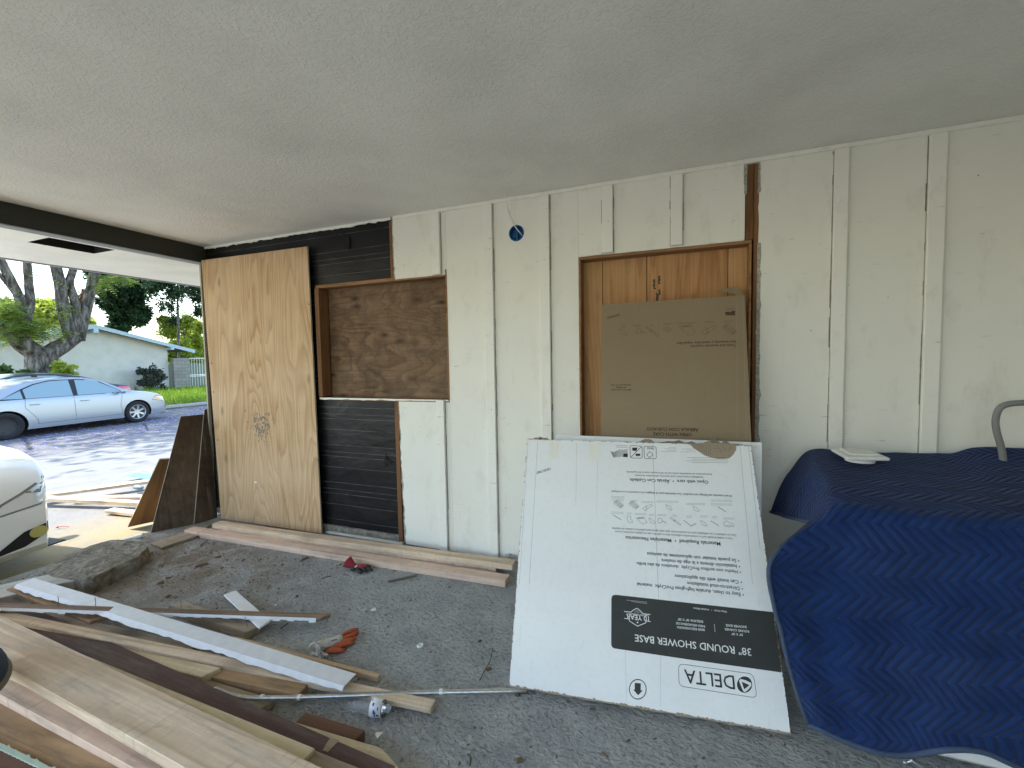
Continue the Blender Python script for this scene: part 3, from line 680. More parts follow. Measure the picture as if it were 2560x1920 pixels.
# white metal trim with ragged lip
A_ = P(*C3(235, 345), 2, .13); Bq = P(*C4(1108, 988), 2, .078)
tr = thing('metal_trim', 'long white painted metal trim with a ragged lip lying across the pile', 'trim', (A_+Bq)/2)
d = (Bq-A_).normalized(); s_ = d.cross(Vector((0, 0, 1))).normalized()
wd = .075; 
mb = MB(); mb.hexa([A_-Vector((0,0,.003)), Bq-Vector((0,0,.003)), Bq+s_*wd-Vector((0,0,.003)), A_+s_*wd-Vector((0,0,.003)), A_, Bq, Bq+s_*wd, A_+s_*wd])
o = mb.build('top_face', m_wtrim, tr, bevel=.0008)
mb = MB(); n = 60; rr = random.Random(9); top = []; bot = []
for i in range(n+1):
    t = i/n; p = A_.lerp(Bq, t)+s_*(wd+.001); lip = .024+.005*sin(t*17)+rr.uniform(-.004, .004)+(.012 if .60 < t < .68 else 0)
    top.append(p); bot.append(p+s_*lip*.6-Vector((0, 0, lip*.7)))
for i in range(n): mb.add([top[i], top[i+1], bot[i+1], bot[i]], [(0, 1, 2, 3)])
mb.build('ragged_lip', m_wtrim, tr)
nb = bpx('lumber_plank', C3(-260, 505), C4(945, 600), (.155, .055), .045, .02, m_oldb, 'dark stripped board with upright nails lying over the white trim', group=G1, sb=-.04)
bpy.context.view_layer.update()
mb = MB(); A_ = P(*C3(-260, 505), 2, .155); Bq = P(*C4(945, 600), 2, .055); d = (Bq-A_).normalized(); s_ = d.cross(Vector((0, 0, 1))).normalized()
poly = []; rr = random.Random(12)
n = 50
for i in range(n):
    t0 = .02+i/n*.95; t1 = t0+.95/n; a_ = A_.lerp(Bq, t0)+s_*.0466; b_ = A_.lerp(Bq, t1)+s_*.0466
    w0 = .016+rr.uniform(-.003, .004)
    mb.add([a_-Vector((0, 0, .0)), b_-Vector((0, 0, .0)), b_+s_*w0*.35-Vector((0, 0, w0)), a_+s_*w0*.35-Vector((0, 0, w0*rr.uniform(.8, 1.1)))], [(0, 1, 2, 3)])
o = mb.build('paint_edge', m_wtrim); o.parent = nb; o.matrix_parent_inverse = nb.matrix_world.inverted()
for t in (.27, .37, .60, .93):
    mb = MB(); p = A_.lerp(Bq, t)+s_*.02; mb.tube([p, p+Vector((.004, .002, .03)), p+Vector((-.002, .003, .055))], .0015, 6)
    o = mb.build('nail', m_rust); o.parent = nb; o.matrix_parent_inverse = nb.matrix_world.inverted()
mb = MB(); p = P(*C4(410, 690), 2, .041); mb.tube([p, p+Vector((-.012, .0, .03)), p+Vector((-.02, .003, .05))], .0015, 6)
blk = blk0
o = mb.build('nail', m_rust); o.parent = blk; o.matrix_parent_inverse = blk.matrix_world.inverted()
# big new lumber, parallel, stacked
zt = .19
bpx('lumber_plank', (330, 1696), (905, 1921), (.13, .115), .08, .038, m_firg, 'weathered grey edged plank tucked against the maroon board', group=G1)
bpx('lumber_plank', (-200, 1443), (820, 1925), (zt, zt-.03), .165, .04, m_fir, 'broad new plank at the top of the left foreground stack', group=G1)
bnear('lumber_plank', (64, 1697), (400, 1858), (.148, .138), .17, .038, m_firy, 'yellow plank with dark stained edge just under the broad top plank', ext=(.55, .5), group=G1)
bnear('lumber_plank', (20, 1705), (400, 1880), (.105, .098), .15, .038, m_firg, 'grey stained plank deeper in the left foreground stack', ext=(.4, .4), group=G1)
bnear('lumber_plank', (83, 1783), (309, 1908), (.107, .10), .20, .04, m_firp, 'broad pinkish plank, second from the maroon board in the stack', ext=(.5, .4), group=G1)
bnear('lumber_plank', (0, 1862), (125, 1921), (.075, .075), .20, .036, m_firo, 'orange toned wide plank in the bottom left corner', ext=(.4, .3), group=G1)
gp = bpx('lumber_plank', (-220, 1757), (400, 2051), (.082, .082), .14, .03, m_redw, 'dark plank with pale green paint along its edge at bottom left corner', group=G1)
bpy.context.view_layer.update()
A_ = P(-220, 1757, 2, .085); Bq = P(400, 2051, 2, .085); d = (Bq-A_).normalized(); s_ = d.cross(Vector((0, 0, 1))).normalized()
mb = MB(); n = 60; rr = random.Random(4)
for i in range(n):
    a_ = A_.lerp(Bq, i/n); b_ = A_.lerp(Bq, (i+1)/n); k0 = rr.uniform(.002, .014); 
    mb.hexa([a_-s_*k0-Vector((0,0,.02)), b_-s_*rr.uniform(0, .01)-Vector((0,0,.02)), b_+s_*.010-Vector((0,0,.003)), a_+s_*.012-Vector((0,0,.003)), a_-s_*k0*.8, b_-s_*.004, b_+s_*.009, a_+s_*.012])
o = mb.build('green_paint_edge', plain('pale_green_paint', (.42, .52, .42), .7)); o.parent = gp; o.matrix_parent_inverse = gp.matrix_world.inverted()
# dark navy shoe toe at left frame edge
sc = P(-28, 1690, 2, .22)
shoe = thing('shoe', 'dark navy shoe with tan rubber rim resting on the lumber', 'shoe', sc)
def ell(mb, c, r, rot=None, n=20, m_=12, flat=-1):
    vs = []
    for i in range(m_+1):
        th = pi*i/m_
        for k in range(n):
            p = Vector((r[0]*sin(th)*cos(2*pi*k/n), r[1]*sin(th)*sin(2*pi*k/n), max(r[2]*cos(th), flat*r[2])))
            vs.append(Vector(c)+(rot @ p if rot else p))
    mb.add(vs, [(i*n+k, i*n+(k+1) % n, (i+1)*n+(k+1) % n, (i+1)*n+k) for i in range(m_) for k in range(n)])
rz = Matrix.Rotation(radians(-20), 3, 'Z')
mb = MB(); ell(mb, sc+Vector((-.02, 0, .01)), (.17, .058, .075), rz, flat=-.1); mb.build('upper', m_shoe, shoe, smooth=True)
mb = MB(); ell(mb, sc+Vector((-.015, 0, -.005)), (.178, .066, .028), rz, flat=-.9); mb.build('sole', m_sole, shoe, smooth=True)
# weathered board + broken concrete slab at the slab edge
pp_ = bq('painted_plank', Q(-300, 425), Q(345, 283), Q(452, 324), .088, .08, m_firg, 'thick pale grey plank with a broken end at the slab edge')
bq('edge_plank', Q(830, 128), Q(1165, 22), Q(1075, 92), .022, .02, m_firg, 'flat weathered plank lying along the slab edge beyond the broken concrete', cat='board')
mb = MB(); a_ = P(*Q(660, 118), 2, -.05); b_ = P(*Q(795, 82), 2, .03); mb.tube([a_, b_], .016, 12); tag(mb.build('white_pipe', m_wp, origin=a_), 'short white pipe end lying on the slab edge behind the broken concrete', 'pipe')
pp_.data.materials[0] = wood('pale_grey_wood', (.52, .52, .48), (.36, .35, .32), rings=4, axis='x', dirt=.2)
def rock():
    pts = [C3(260, 285), C3(480, 170), C3(760, 75), C3(985, 92), C3(1028, 120), C3(960, 195), C3(800, 260), C3(640, 345), C3(578, 358), C3(380, 330)]
    top = [P(*p, 2, .10) for p in pts]; cen = sum(top, Vector())/len(top)
    base = Vector((cen.x, cen.y, 0)); mb = MB(); rings = []
    # refine outline
    out = []
    for i in range(len(top)):
        for k in range(4): out.append(top[i].lerp(top[(i+1) % len(top)], k/4))
    n = len(out)
    def hp(p, z): return Vector((p.x, p.y, z))
    levels = [(1.0, 0.0), (1.02, .035), (1.01, .075), (.985, .098)]+[(f, .10) for f in (.85, .7, .5, .3, .12)]
    vs = []
    for f, z in levels:
        for p in out:
            q = cen+(p-cen)*f; j = noise.noise_vector(Vector((q.x*14, q.y*14, z*40)))*.012
            vs.append((q.x+j.x, q.y+j.y, z+(j.z*1.1+.012*noise.noise(Vector((q.x*5, q.y*5, 2))) if z > .05 else 0)))
    L = len(levels); fs = [(i*n+k, i*n+(k+1) % n, (i+1)*n+(k+1) % n, (i+1)*n+k) for i in range(L-1) for k in range(n)]
    fs.append(tuple((L-1)*n+k for k in range(n))); fs.append(tuple(range(n))[::-1])
    mb.add(vs, fs); return mb.build('concrete_slab', m_rock, origin=base)
tag(rock(), 'rough broken slab of grey concrete lying at the carport edge', 'concrete slab')
# conduit
p1 = [P(*C4(200, 1085), 2, .075), P(*C4(250, 1105), 2, .07), P(*C4(300, 1125), 2, .065), P(*C4(380, 1142), 2, .058), P(*C4(470, 1145), 2, .05), P(*C4(720, 1142), 2, .046), P(*C4(1100, 1128), 2, .046), P(*C4(1500, 1112), 2, .03), P(*C4(2105, 1098), 2, .018), P(*C4(2200, 1092), 2, .012)]
mb = MB(); mb.tube(bez(p1, 8), .0095, 12); o = mb.build('conduit', m_galv, smooth=True, origin=p1[6]); tag(o, 'bent galvanised metal pipe running from the pile to the white box', 'pipe')
mb = MB()
for (x, y, z) in ((1650, 1104, .03), (500, 1140, .05), (740, 1140, .046)): mb.tube([P(*C4(x-8, y), 2, z), P(*C4(x+12, y), 2, z)], .0112, 12)
oo = mb.build('tape_residue', m_scrap); oo.parent = o; oo.matrix_parent_inverse = Matrix.Translation(-o.location)
# ---------------- bottle
bA = P(*C4(1050, 1195), 2, .036); bB = P(*C4(1325, 1213), 2, .034)
bt = thing('plastic_bottle', 'crushed clear water bottle with a blue and white label', 'bottle', (bA+bB)/2-Vector((0, 0, .035)))
dx = (bB-bA).normalized(); Q = dx.to_track_quat('Z', 'Y').to_matrix().to_4x4(); L_ = (bB-bA).length
def seg(prof, name, mat, sx=1.0):
    mb = MB(); Mt = Matrix.Translation(bA) @ Q @ Matrix.Diagonal((1, sx, 1, 1)); mb.lathe(prof, 24, Mt); return mb.build(name, mat, bt, smooth=True)
pr = [(0, 0), (.014, .002)]
for k in range(16): pr.append((.012+.004*(k % 2)+.0005*k, .006+k*.0055))
pr += [(.028, .105), (.030, .125), (.029, .15), (.024, L_-.05), (.014, L_-.03), (.0125, L_-.012), (.0125, L_)]
seg(pr, 'bottle_body', m_pet)
seg([(.0295, .100), (.0318, .1005), (.0318, .145), (.0295, .1455)], 'label', m_lblw)
mb = MB(); Mt = Matrix.Translation(bA) @ Q
rr = random.Random(2)
for k in range(22):
    a0 = rr.uniform(0, 2*pi); z0 = rr.uniform(.104, .136); w_ = rr.uniform(.15, .5); h_ = rr.uniform(.002, .007)
    vs = [Mt @ Vector((.0323*cos(a0+w_*s), .0323*sin(a0+w_*s), z)) for z in (z0, z0+h_) for s in (0, .33, .66, 1)]
    mb.add(vs, [(0, 1, 5, 4), (1, 2, 6, 5), (2, 3, 7, 6)])
mb.build('label_print', m_lblb, bt)
seg([(.0, L_+.002), (.0155, L_+.001), (.0155, L_-.011), (.013, L_-.012)], 'cap', m_pet)
# ---------------- gloves
def capsule(mb, pts, r, n=12, squash=1.0):
    pts = [Vector(p) for p in pts]; full = bez(pts, 4) if len(pts) > 2 else [pts[0].lerp(pts[1], k/5) for k in range(6)]
    L = len(full); R_ = r if isinstance(r, list) else [r]*len(pts)
    rs = []
    for i in range(L):
        t = i/(L-1); f = t*(len(R_)-1); k = min(int(f), len(R_)-2); rr_ = R_[k]*(1-(f-k))+R_[k+1]*(f-k)
        e = min(t, 1-t)*L; rr_ *= 1 if e > 1.2 else (.55 if e < .4 else .85); rs.append(rr_)
    v0 = len(mb.v); mb.tube(full, rs, n)
    if squash != 1:
        zc = sum(p.z for p in full)/L
        for i in range(v0, len(mb.v)): mb.v[i].z = zc+(mb.v[i].z-zc)*squash
gO = P(*C4(960, 800), 2, 0)
gl = thing('orange_glove', 'grey knit work glove with orange rubber fingers and palm', 'glove', gO)
g = lambda x, y, z=.018: P(*C4(x, y), 2, z)
mb = MB(); capsule(mb, [g(850, 815, .03), g(900, 800, .027), g(960, 785, .022), g(1020, 760, .02)], [.028, .026, .026, .026], 14, .8); mb.build('cuff', m_ggr, gl, smooth=True)
mb = MB(); mb.tube([g(838, 835, .032), g(842, 822, .032)], [.029, .030], 16, cap=False); mb.tube([g(842, 822, .032), g(843, 821, .032)], [.030, .024], 16, cap=False); mb.build('cuff_rim', m_ggr, gl, smooth=True)
for (a_, b_, c_, z) in (((1010, 750), (1070, 718), (1118, 704), .02), ((1015, 765), (1080, 742), (1122, 722), .024), ((1010, 785), (1065, 775), (1105, 757), .02), ((1000, 800), (1055, 795), (1090, 782), .016)):
    mb = MB(); capsule(mb, [g(*a_, z), g(*b_, z), g(*c_, z)], [.012, .0125, .010], 10); mb.build('finger', m_gor, gl, smooth=True)
mb = MB(); capsule(mb, [g(905, 845, .012), g(960, 838, .014), g(1030, 838, .014)], [.008, .017, .013], 10, .8); mb.build('thumb', m_gor, gl, smooth=True)
mb = MB(); capsule(mb, [g(950, 825, .012), g(1000, 808, .012), g(1050, 795, .012)], [.018, .020, .014], 10, .7); mb.build('palm', m_gor, gl, smooth=True)
mb = MB()
for k in range(4): mb.box(tuple(g(950+k*9, 776-k*2, .0425)-Vector((.0025, .004, 0))), tuple(g(950+k*9, 776-k*2, .0425)+Vector((.0025, .004, .001))))
mb.build('size_mark', m_print, gl)
rr = random.Random(8); mb = MB(); c0 = g(865, 862, .02)
for k in range(46):
    p = c0+Vector((rr.gauss(0, .014), rr.gauss(0, .012), abs(rr.gauss(.0, .012))-.012)); q = [p+Vector((rr.uniform(-.015, .015), rr.uniform(-.012, .012), rr.uniform(-.006, .012))) for _ in range(3)]
    mb.add(q, [(0, 1, 2)])
o = mb.build('plastic_wrap', plain('clear_wrap', (.62, .64, .68), .2), origin=c0); tag(o, 'crumpled clear plastic film beside the orange glove cuff', 'plastic film')
gr = thing('red_glove', 'red knit glove with black rubber fingers against the floor stud', 'glove', P(*C4(1100, 310), 2, 0))
def dome(mb, poly, zs, n=3):
    cen = sum((Vector(p) for p in poly), Vector())/len(poly); k = len(poly); vs = []; L = 5
    for j in range(L+1):
        f = 1-j/L; 
        for p in poly: q = cen+(Vector(p)-cen)*f; vs.append(Vector((q.x, q.y, q.z+zs*sqrt(max(0, 1-f*f))+.003*noise.noise(q*60))))
    mb.add(vs, [(i*k+a_, i*k+(a_+1) % k, (i+1)*k+(a_+1) % k, (i+1)*k+a_) for i in range(L) for a_ in range(k)])
mb = MB(); g2 = lambda x, y, z=.01: P(*C4(x, y), 2, z)
# upright folded cuff: red cone-like sleeve
mb.tube(bez([g2(1105, 300, .015), g2(1075, 285, .03), g2(1050, 268, .045)], 4), [.012, .014, .018, .023, .027, .031, .034, .037, .040], 12); mb.build('cuff', m_gred, gr, smooth=True)
mb = MB(); mb.tube([g2(1112, 305, .012), g2(1104, 298, .018)], .0135, 10); mb.build('white_band', m_scrap, gr, smooth=True)
mb = MB(); capsule(mb, [g2(1110, 300, .015), g2(1150, 300, .017), g2(1185, 298, .016)], [.014, .022, .014], 12, .7); mb.build('palm', m_gred, gr, smooth=True)
for (a_, b_) in (((1070, 315), (1110, 318)), ((1110, 318), (1140, 345)), ((1140, 310), (1180, 328)), ((1165, 295), (1200, 300)), ((1175, 310), (1215, 325))):
    mb = MB(); capsule(mb, [g2(*a_, .014), g2((a_[0]+b_[0])/2, (a_[1]+b_[1])/2, .018), g2(*b_, .010)], [.010, .012, .008], 10); mb.build('finger', m_gblk, gr, smooth=True)
# rebar, ring, twigs, scraps
mb = MB(); a_, b_ = P(*C4(1310, 395), 2, .008), P(*C4(1497, 354), 2, .008); pts = [a_.lerp(b_, k/80) for k in range(81)]
mb.tube(pts, [.0055+.0014*(k % 2) for k in range(81)], 10); tag(mb.build('threaded_rod', m_rust, origin=a_), 'short threaded steel rod on the floor near the red glove', 'metal rod')
c_ = P(*C4(1520, 812), 2, .0); mb = MB(); mb.lathe([(.010, 0), (.0155, 0), (.0165, .005), (.0145, .009), (.011, .009), (.010, .003), (0, .003)], 24, Matrix.Translation(c_)); tag(mb.build('plastic_ring', m_wp, origin=c_, smooth=True), 'small round white plastic cap alone on the grey floor', 'cap')
mb = MB(); mb.tube(bez([P(*C4(1985, 825), 2, .008), P(*C4(1970, 900), 2, .012), P(*C4(1935, 965), 2, .006), P(*C4(1900, 1032), 2, .004)], 6), .0018, 6); tag(mb.build('twig', m_twig, origin=P(*C4(1935, 965), 2, 0)), 'long thin curved twig on the floor left of the white box', 'twig')
for (pa, pb, lab) in (((1825, 1505), (1838, 1580), 'dark twig at the bottom edge below the white box'), ((885, 378), (945, 363), 'short dark twig on the floor left of the red glove'), ((620, 700), (668, 665), 'dark splinter just past the end of the nailed board'), ((105, 165), (145, 130), 'dry brown stick lying on the dirt left of the floor studs')):
    a_, b_ = P(*C4(*pa), 2, .004), P(*C4(*pb), 2, .006); mb = MB(); mb.tube(bez([a_, a_.lerp(b_, .5)+Vector((.006, .004, .006)), b_], 5), .0028, 6); tag(mb.build('twig', m_twig, origin=a_), lab, 'twig')
for (x, y, s_, lab) in ((1220, 577, .02, 'white triangular chip on the floor between both gloves'), (1252, 1383, .018, 'white paper scrap below the plastic bottle'), (1057, 838, .006, 'tiny white fleck beside the orange thumb'), (590, 547, .007, 'tiny white fleck beyond the short white trim strip')):
    c_ = P(*C4(x, y), 2, 0); a0 = random.uniform(0, 6)
    mb = MB(); mb.prism([c_+Vector((s_*cos(a0+t)*k, s_*sin(a0+t)*k, .001)) for t, k in ((0, 1), (1.9, .8), (2.6, .75), (4.2, 1.0))], (0, 0, .003)); tag(mb.build('paper_scrap', m_scrap, origin=c_), lab, 'scrap')
c_ = P(*C4(2145, 1130), 2, 0); mb = MB(); ell(mb, c_+Vector((0, 0, .006)), (.012, .009, .009), n=8, m_=5); tag(mb.build('dirt_clod', m_twig, origin=c_), 'dark clod on the floor by the lower left corner of white box', 'dirt')
c_ = P(1278, 1404, 1, -.03); c_.z = .05; mb = MB()
rr = random.Random(3)
for k in range(5): ell(mb, c_+Vector((rr.uniform(-.03, .03), rr.uniform(-.012, .012), rr.uniform(.008, .02))), (.018, .012, .012), n=7, m_=5)
tag(mb.build('dirt_clod', m_grime, origin=c_), 'grey clod of debris on the right end of the innermost floor stud', 'dirt')
# loose crumbs and wood chips: uncountable
mb = MB(); rr = random.Random(21)
for k in range(1400):
    if rr.random() < .6: x, y = rr.gauss(.8, .6), rr.gauss(-.7, .35)
    else: x, y = rr.uniform(0, 5), rr.uniform(-2.2, -.3)
    if y > -.3 or x < -.15 or y < -2.6: continue
    s_ = rr.uniform(.001, .0042)*(1+2*(rr.random() < .04)); a0 = rr.uniform(0, 6); l_ = rr.uniform(1, 4 if rr.random() < .25 else 1.6)
    d = Vector((cos(a0), sin(a0), 0)); e = Vector((-sin(a0), cos(a0), 0)); c_ = Vector((x, y, .0))
    mb.hexa([c_-d*s_*l_-e*s_, c_+d*s_*l_-e*s_, c_+d*s_*l_+e*s_, c_-d*s_*l_+e*s_]+[c_+(-d*s_*l_*.8-e*s_*.6)+Vector((0, 0, s_)), c_+(d*s_*l_*.8-e*s_*.6)+Vector((0, 0, s_*.8)), c_+(d*s_*l_*.7+e*s_*.6)+Vector((0, 0, s_)), c_+(-d*s_*l_*.8+e*s_*.5)+Vector((0, 0, s_*1.2))])
tag(mb.build('floor_debris', m_debris), 'scattered crumbs of dirt and wood chips on the floor', 'debris', kind='stuff')
# ------------------------------------------------------------------ BOXES
FONTC = {}
def text_mesh(s, bold=0):
    key = (s, bold)
    if key in FONTC: return FONTC[key]
    cu = bpy.data.curves.new('t', 'FONT'); cu.body = s; cu.size = 1; cu.offset = bold; cu.resolution_u = 2
    ob = bpy.data.objects.new('t', cu); C.objects.link(ob); dg = bpy.context.evaluated_depsgraph_get(); dg.update()
    me = bpy.data.meshes.new_from_object(ob.evaluated_get(dg)); vs = [v.co.copy() for v in me.vertices]; fs = [tuple(p.vertices) for p in me.polygons]
    bpy.data.objects.remove(ob); bpy.data.curves.remove(cu); bpy.data.meshes.remove(me)
    FONTC[key] = (vs, fs); return FONTC[key]
class Face:
    """printed face of a box; points come from its plane"""
    def __init__(s, bl, br, tl):
        s.o = Vector(bl); s.u = (Vector(br)-s.o).normalized(); v = Vector(tl)-s.o; s.v = (v-s.u*v.dot(s.u)).normalized(); s.n = s.u.cross(s.v)
        if s.n.y > 0: s.n = -s.n
    def hit(s, px, py): d = ray(px, py); t = (s.o-CAM).dot(s.n)/d.dot(s.n); return CAM+d*t
    def poly(s, mb, pxs, off=.0008):
        from mathutils.geometry import tessellate_polygon
        q = [s.hit(*p)+s.n*off for p in pxs]; mb.add(q, [tuple(t) for t in tessellate_polygon([q])])
    def stroke(s, mb, pxs, w_=.0015, closed=False, off=.0009):
        q = [s.hit(*p)+s.n*off for p in pxs]
        if closed: q.append(q[0])
        for a_, b_ in zip(q, q[1:]):
            d = (b_-a_).normalized(); e = d.cross(s.n)*w_/2; d = d*w_*.3; mb.add([a_-e-d, b_-e+d, b_+e+d, a_+e-d], [(0, 1, 2, 3)])
    def circle(s, mb, c, rx, ry, w_=None, n=28, off=.0009, rot=0):
        pts = [(c[0]+rx*cos(2*pi*k/n+rot), c[1]+ry*sin(2*pi*k/n+rot)) for k in range(n)]
        if w_: s.stroke(mb, pts, w_, True, off)
        else: s.poly(mb, pts, off)
    def text(s, mb, t, a_, b_, hs=1.0, bold=0, off=.001):
        vs, fs = text_mesh(t, bold)
        A = s.hit(*a_); B_ = s.hit(*b_); x0 = min(v.x for v in vs); x1 = max(v.x for v in vs)
        U = (B_-A); k = U.length/(x1-x0); U.normalize(); V = U.cross(s.n)
        if V.z > 0: V = -V
        mb.add([A+U*(v.x-x0)*k+V*(v.y*k*hs)+s.n*off for v in vs], fs)
def D(x, y): return (1500+.25316*x, 1440+.25316*y)
def E_(x, y): return (1640+.2411*x, 1060+.2411*y)
def G_(x, y): return (1260+.2411*x, 1060+.2411*y)
# white box (front)
BL, BR = P(1273, 1713, 2, .032), P(1977, 1832, 2, .026); TL, TR = P(1318, 1098, 1, -.57), P(1877, 1116, 1, -.475)
wb = thing('white_shower_box', 'flat white upside down shower base box leaning in front of the doorway', 'box', (BL.x+.5, -.95, 0))
f = Face(BL, BR, TL); TR = f.hit(1877, 1114); back = -f.n*.075
mb = MB()
def slab(mb, tl, tr, br, bl, bk, nx=16, nz=14, amp=.003, seed=0):
    """box with slightly uneven faces"""
    F = {}; vs = []
    for b in (0, 1):
        for i in range(nx+1):
            for k in range(nz+1):
                s_, t_ = i/nx, k/nz; p = (bl*(1-s_)+br*s_)*(1-t_)+(tl*(1-s_)+tr*s_)*t_
                e = noise.noise(Vector((s_*4+seed, t_*4, b*9)))*amp
                edge = min(s_, 1-s_, t_, 1-t_)
                vs.append(p+bk*b+(f.n*(e if edge > 0 else 0)))
    N_ = (nx+1)*(nz+1); g = lambda i, k, b: b*N_+i*(nz+1)+k; fs = []
    for i in range(nx):
        for k in range(nz): fs += [(g(i,k,0), g(i+1,k,0), g(i+1,k+1,0), g(i,k+1,0)), (g(i,k,1), g(i,k+1,1), g(i+1,k+1,1), g(i+1,k,1))]
    for i in range(nx): fs += [(g(i,0,0), g(i,0,1), g(i+1,0,1), g(i+1,0,0)), (g(i,nz,0), g(i+1,nz,0), g(i+1,nz,1), g(i,nz,1))]
    for k in range(nz): fs += [(g(0,k,0), g(0,k+1,0), g(0,k+1,1), g(0,k,1)), (g(nx,k,0), g(nx,k,1), g(nx,k+1,1), g(nx,k+1,0))]
    mb.add(vs, fs)
slab(mb, TL, TR, BR, BL, back, amp=0); mb.build('box_body', m_cardw, wb, bevel=0)
# crease strips (slight raised folds)
mb = MB()
for (a_, b_, w_) in ((G_(350, 180), G_(262, 1659), .0022), (G_(250, 185), G_(160, 1659), .0018), (G_(755, 200), G_(745, 820), .0014), (G_(975, 200), G_(960, 950), .0014), (G_(1540, 170), D(600, 760), .0020), (E_(870, 215), E_(1000, 1659), .002), (E_(960, 240), E_(1080, 1300), .0022), (D(600, 760), D(595, 1290), .0012), (D(250, 740), D(262, 1230), .0012)):
    f.stroke(mb, [a_, b_], w_, off=.0003)
mb.build('crease', plain('crease_shade', (.5, .52, .53), .7), wb)
mb = MB(); mb2 = MB()   # bottom torn edge: exposed corrugation
rr = random.Random(6)
for i in range(40):
    t0, t1 = i/40, (i+1)/40; a_ = BL.lerp(BR, t0); b_ = BL.lerp(BR, t1); dn = -f.v*.006*rr.uniform(.5, 1.2)
    mb.hexa([a_+dn-f.n*.002, b_+dn-f.n*.002, b_+dn-f.n*.07, a_+dn-f.n*.07, a_-f.v*.0005-f.n*.002, b_-f.v*.0005-f.n*.002, b_-f.v*.0005-f.n*.07, a_-f.v*.0005-f.n*.07])
mb.build('bottom_flap', m_cardt, wb)
mb = MB(); rr = random.Random(44)
for (p0, p1, inn) in ((BL, TL, f.u), (BR, TR, -f.u), (BL, BR, f.v), (TL, TR, -f.v)):
    for i in range(70):
        if rr.random() < .3: continue
        a_ = p0.lerp(p1, i/70); b_ = p0.lerp(p1, (i+rr.uniform(.5, 1.1))/70); w0 = rr.uniform(.0008, .0045)*(1 if inn.z < .5 else 1.2)
        mb.add([a_+f.n*.0011, b_+f.n*.0011, b_+inn*w0*rr.random()+f.n*.0011, a_+inn*w0+f.n*.0011], [(0, 1, 2, 3)])
mb.build('worn_edge', m_cardt, wb)
mb = MB()   # ripped top flaps
for (x0, x1, hh, z_) in ((.0, .12, .024, 0), (.22, .46, .022, -.03), (.40, .66, .032, -.02), (.58, .84, .03, -.01), (.78, .99, .034, -.005), (.10, .3, .018, -.05)):
    n = 10; pa = []; pb = []
    for i in range(n+1):
        t = x0+(x1-x0)*i/n; p = TL.lerp(TR, t)+f.n*z_; pa.append(p-f.v*.004); pb.append(p+f.v*hh*(.4+rr.random()*.8)*sin(pi*min(1, max(.12, i/n)))-f.n*(.01+.02*rr.random()))
    mb = MB()
    for i in range(n): mb.add([pa[i], pa[i+1], pb[i+1], pb[i]], [(0, 1, 2, 3)])
    mb.build('ripped_flap', m_cardt, wb)
mb = MB(); f.poly(mb, [E_(x, y) for x, y in ((345, 205), (500, 196), (700, 200), (835, 205), (830, 270), (800, 320), (760, 355), (700, 362), (640, 362), (560, 345), (500, 325), (450, 290), (420, 270), (380, 240))], .0007); mb.build('torn_patch', m_cardt, wb)
mb = MB()
for k in range(9): f.stroke(mb, [E_(375+k*23, 200+(k % 3)*6), E_(392+k*22, 262+k*8)], .0018, off=.0014)
for k in range(16): x, y = rr.uniform(590, 790), rr.uniform(220, 330); f.stroke(mb, [E_(x, y), E_(x+rr.uniform(-30, 30), y+rr.uniform(-20, 20))], .002, off=.0014)
mb.build('corrugation', plain('corrugation_dark', (.2, .15, .09), .9), wb)
mb = MB(); f.poly(mb, [G_(470, 180), G_(575, 185), G_(560, 362), G_(465, 365)], .0006); mb.build('tape', m_tape, wb); mb = MB(); f.poly(mb, [G_(893, 182), G_(990, 185), G_(992, 380), G_(900, 378), G_(888, 345)], .0006); mb.build('tape', m_tape, wb)
blk = MB(); gry = MB(); wht = MB(); 
# black band
cr = [(110+45*(1-cos(t*pi/2/4)), 230-45*sin(t*pi/2/4)+0) for t in range(5)]
band = [D(112, 225), D(118, 200), D(135, 188), D(160, 186), D(900, 268), D(1722, 358), D(1766, 655), D(1810, 955), D(900, 828), D(140, 715), D(118, 700), D(110, 675)]
f.poly(blk, band, .0006)
def T_(mb, s_, a_, b_, hs=1.0, bold=.0): f.text(mb, s_, a_, b_, hs, bold, .0016)
T_(blk, 'DELTA', D(1320, 985), D(828, 922), 1.05, .005)
rr4 = []
def rrect(mb, tl, tr, br, bl, r=.12, w_=.0016):
    cs = [tl, tr, br, bl]; pts = []
    for i in range(4):
        c_ = Vector(cs[i]); a_ = Vector(cs[i-1]); b_ = Vector(cs[(i+1) % 4]); l = min((a_-c_).length, (b_-c_).length)*r*2
        p0 = c_+(a_-c_).normalized()*l; p2 = c_+(b_-c_).normalized()*l
        for k in range(6): t = k/5; pts.append(tuple(p0*(1-t)**2+c_*2*t*(1-t)+p2*t*t))
    f.stroke(mb, pts, w_, True)
rrect(blk, D(775, 865), D(1515, 968), D(1550, 1205), D(780, 1085))
c_ = D(1427, 1072); f.circle(blk, c_, 19, 20.5)
f.poly(wht, [D(1375, 1020), D(1500, 1078), D(1435, 1150), D(1395, 1110)], .0013) if 0 else None
tri = [D(1380, 1022), D(1480, 1072), D(1428, 1140)]
f.poly(wht, [D(1372, 1035), D(1385, 1015), D(1440, 1030), D(1490, 1055), D(1495, 1080), D(1465, 1120), D(1435, 1145), D(1415, 1140), D(1395, 1095)], .0016)
f.poly(blk, [D(1397, 1042), D(1475, 1077), D(1422, 1118)], .0022)
f.text(wht, '38" ROUND SHOWER BASE', D(1488, 717), D(343, 577), 1.0, .006, .0018)
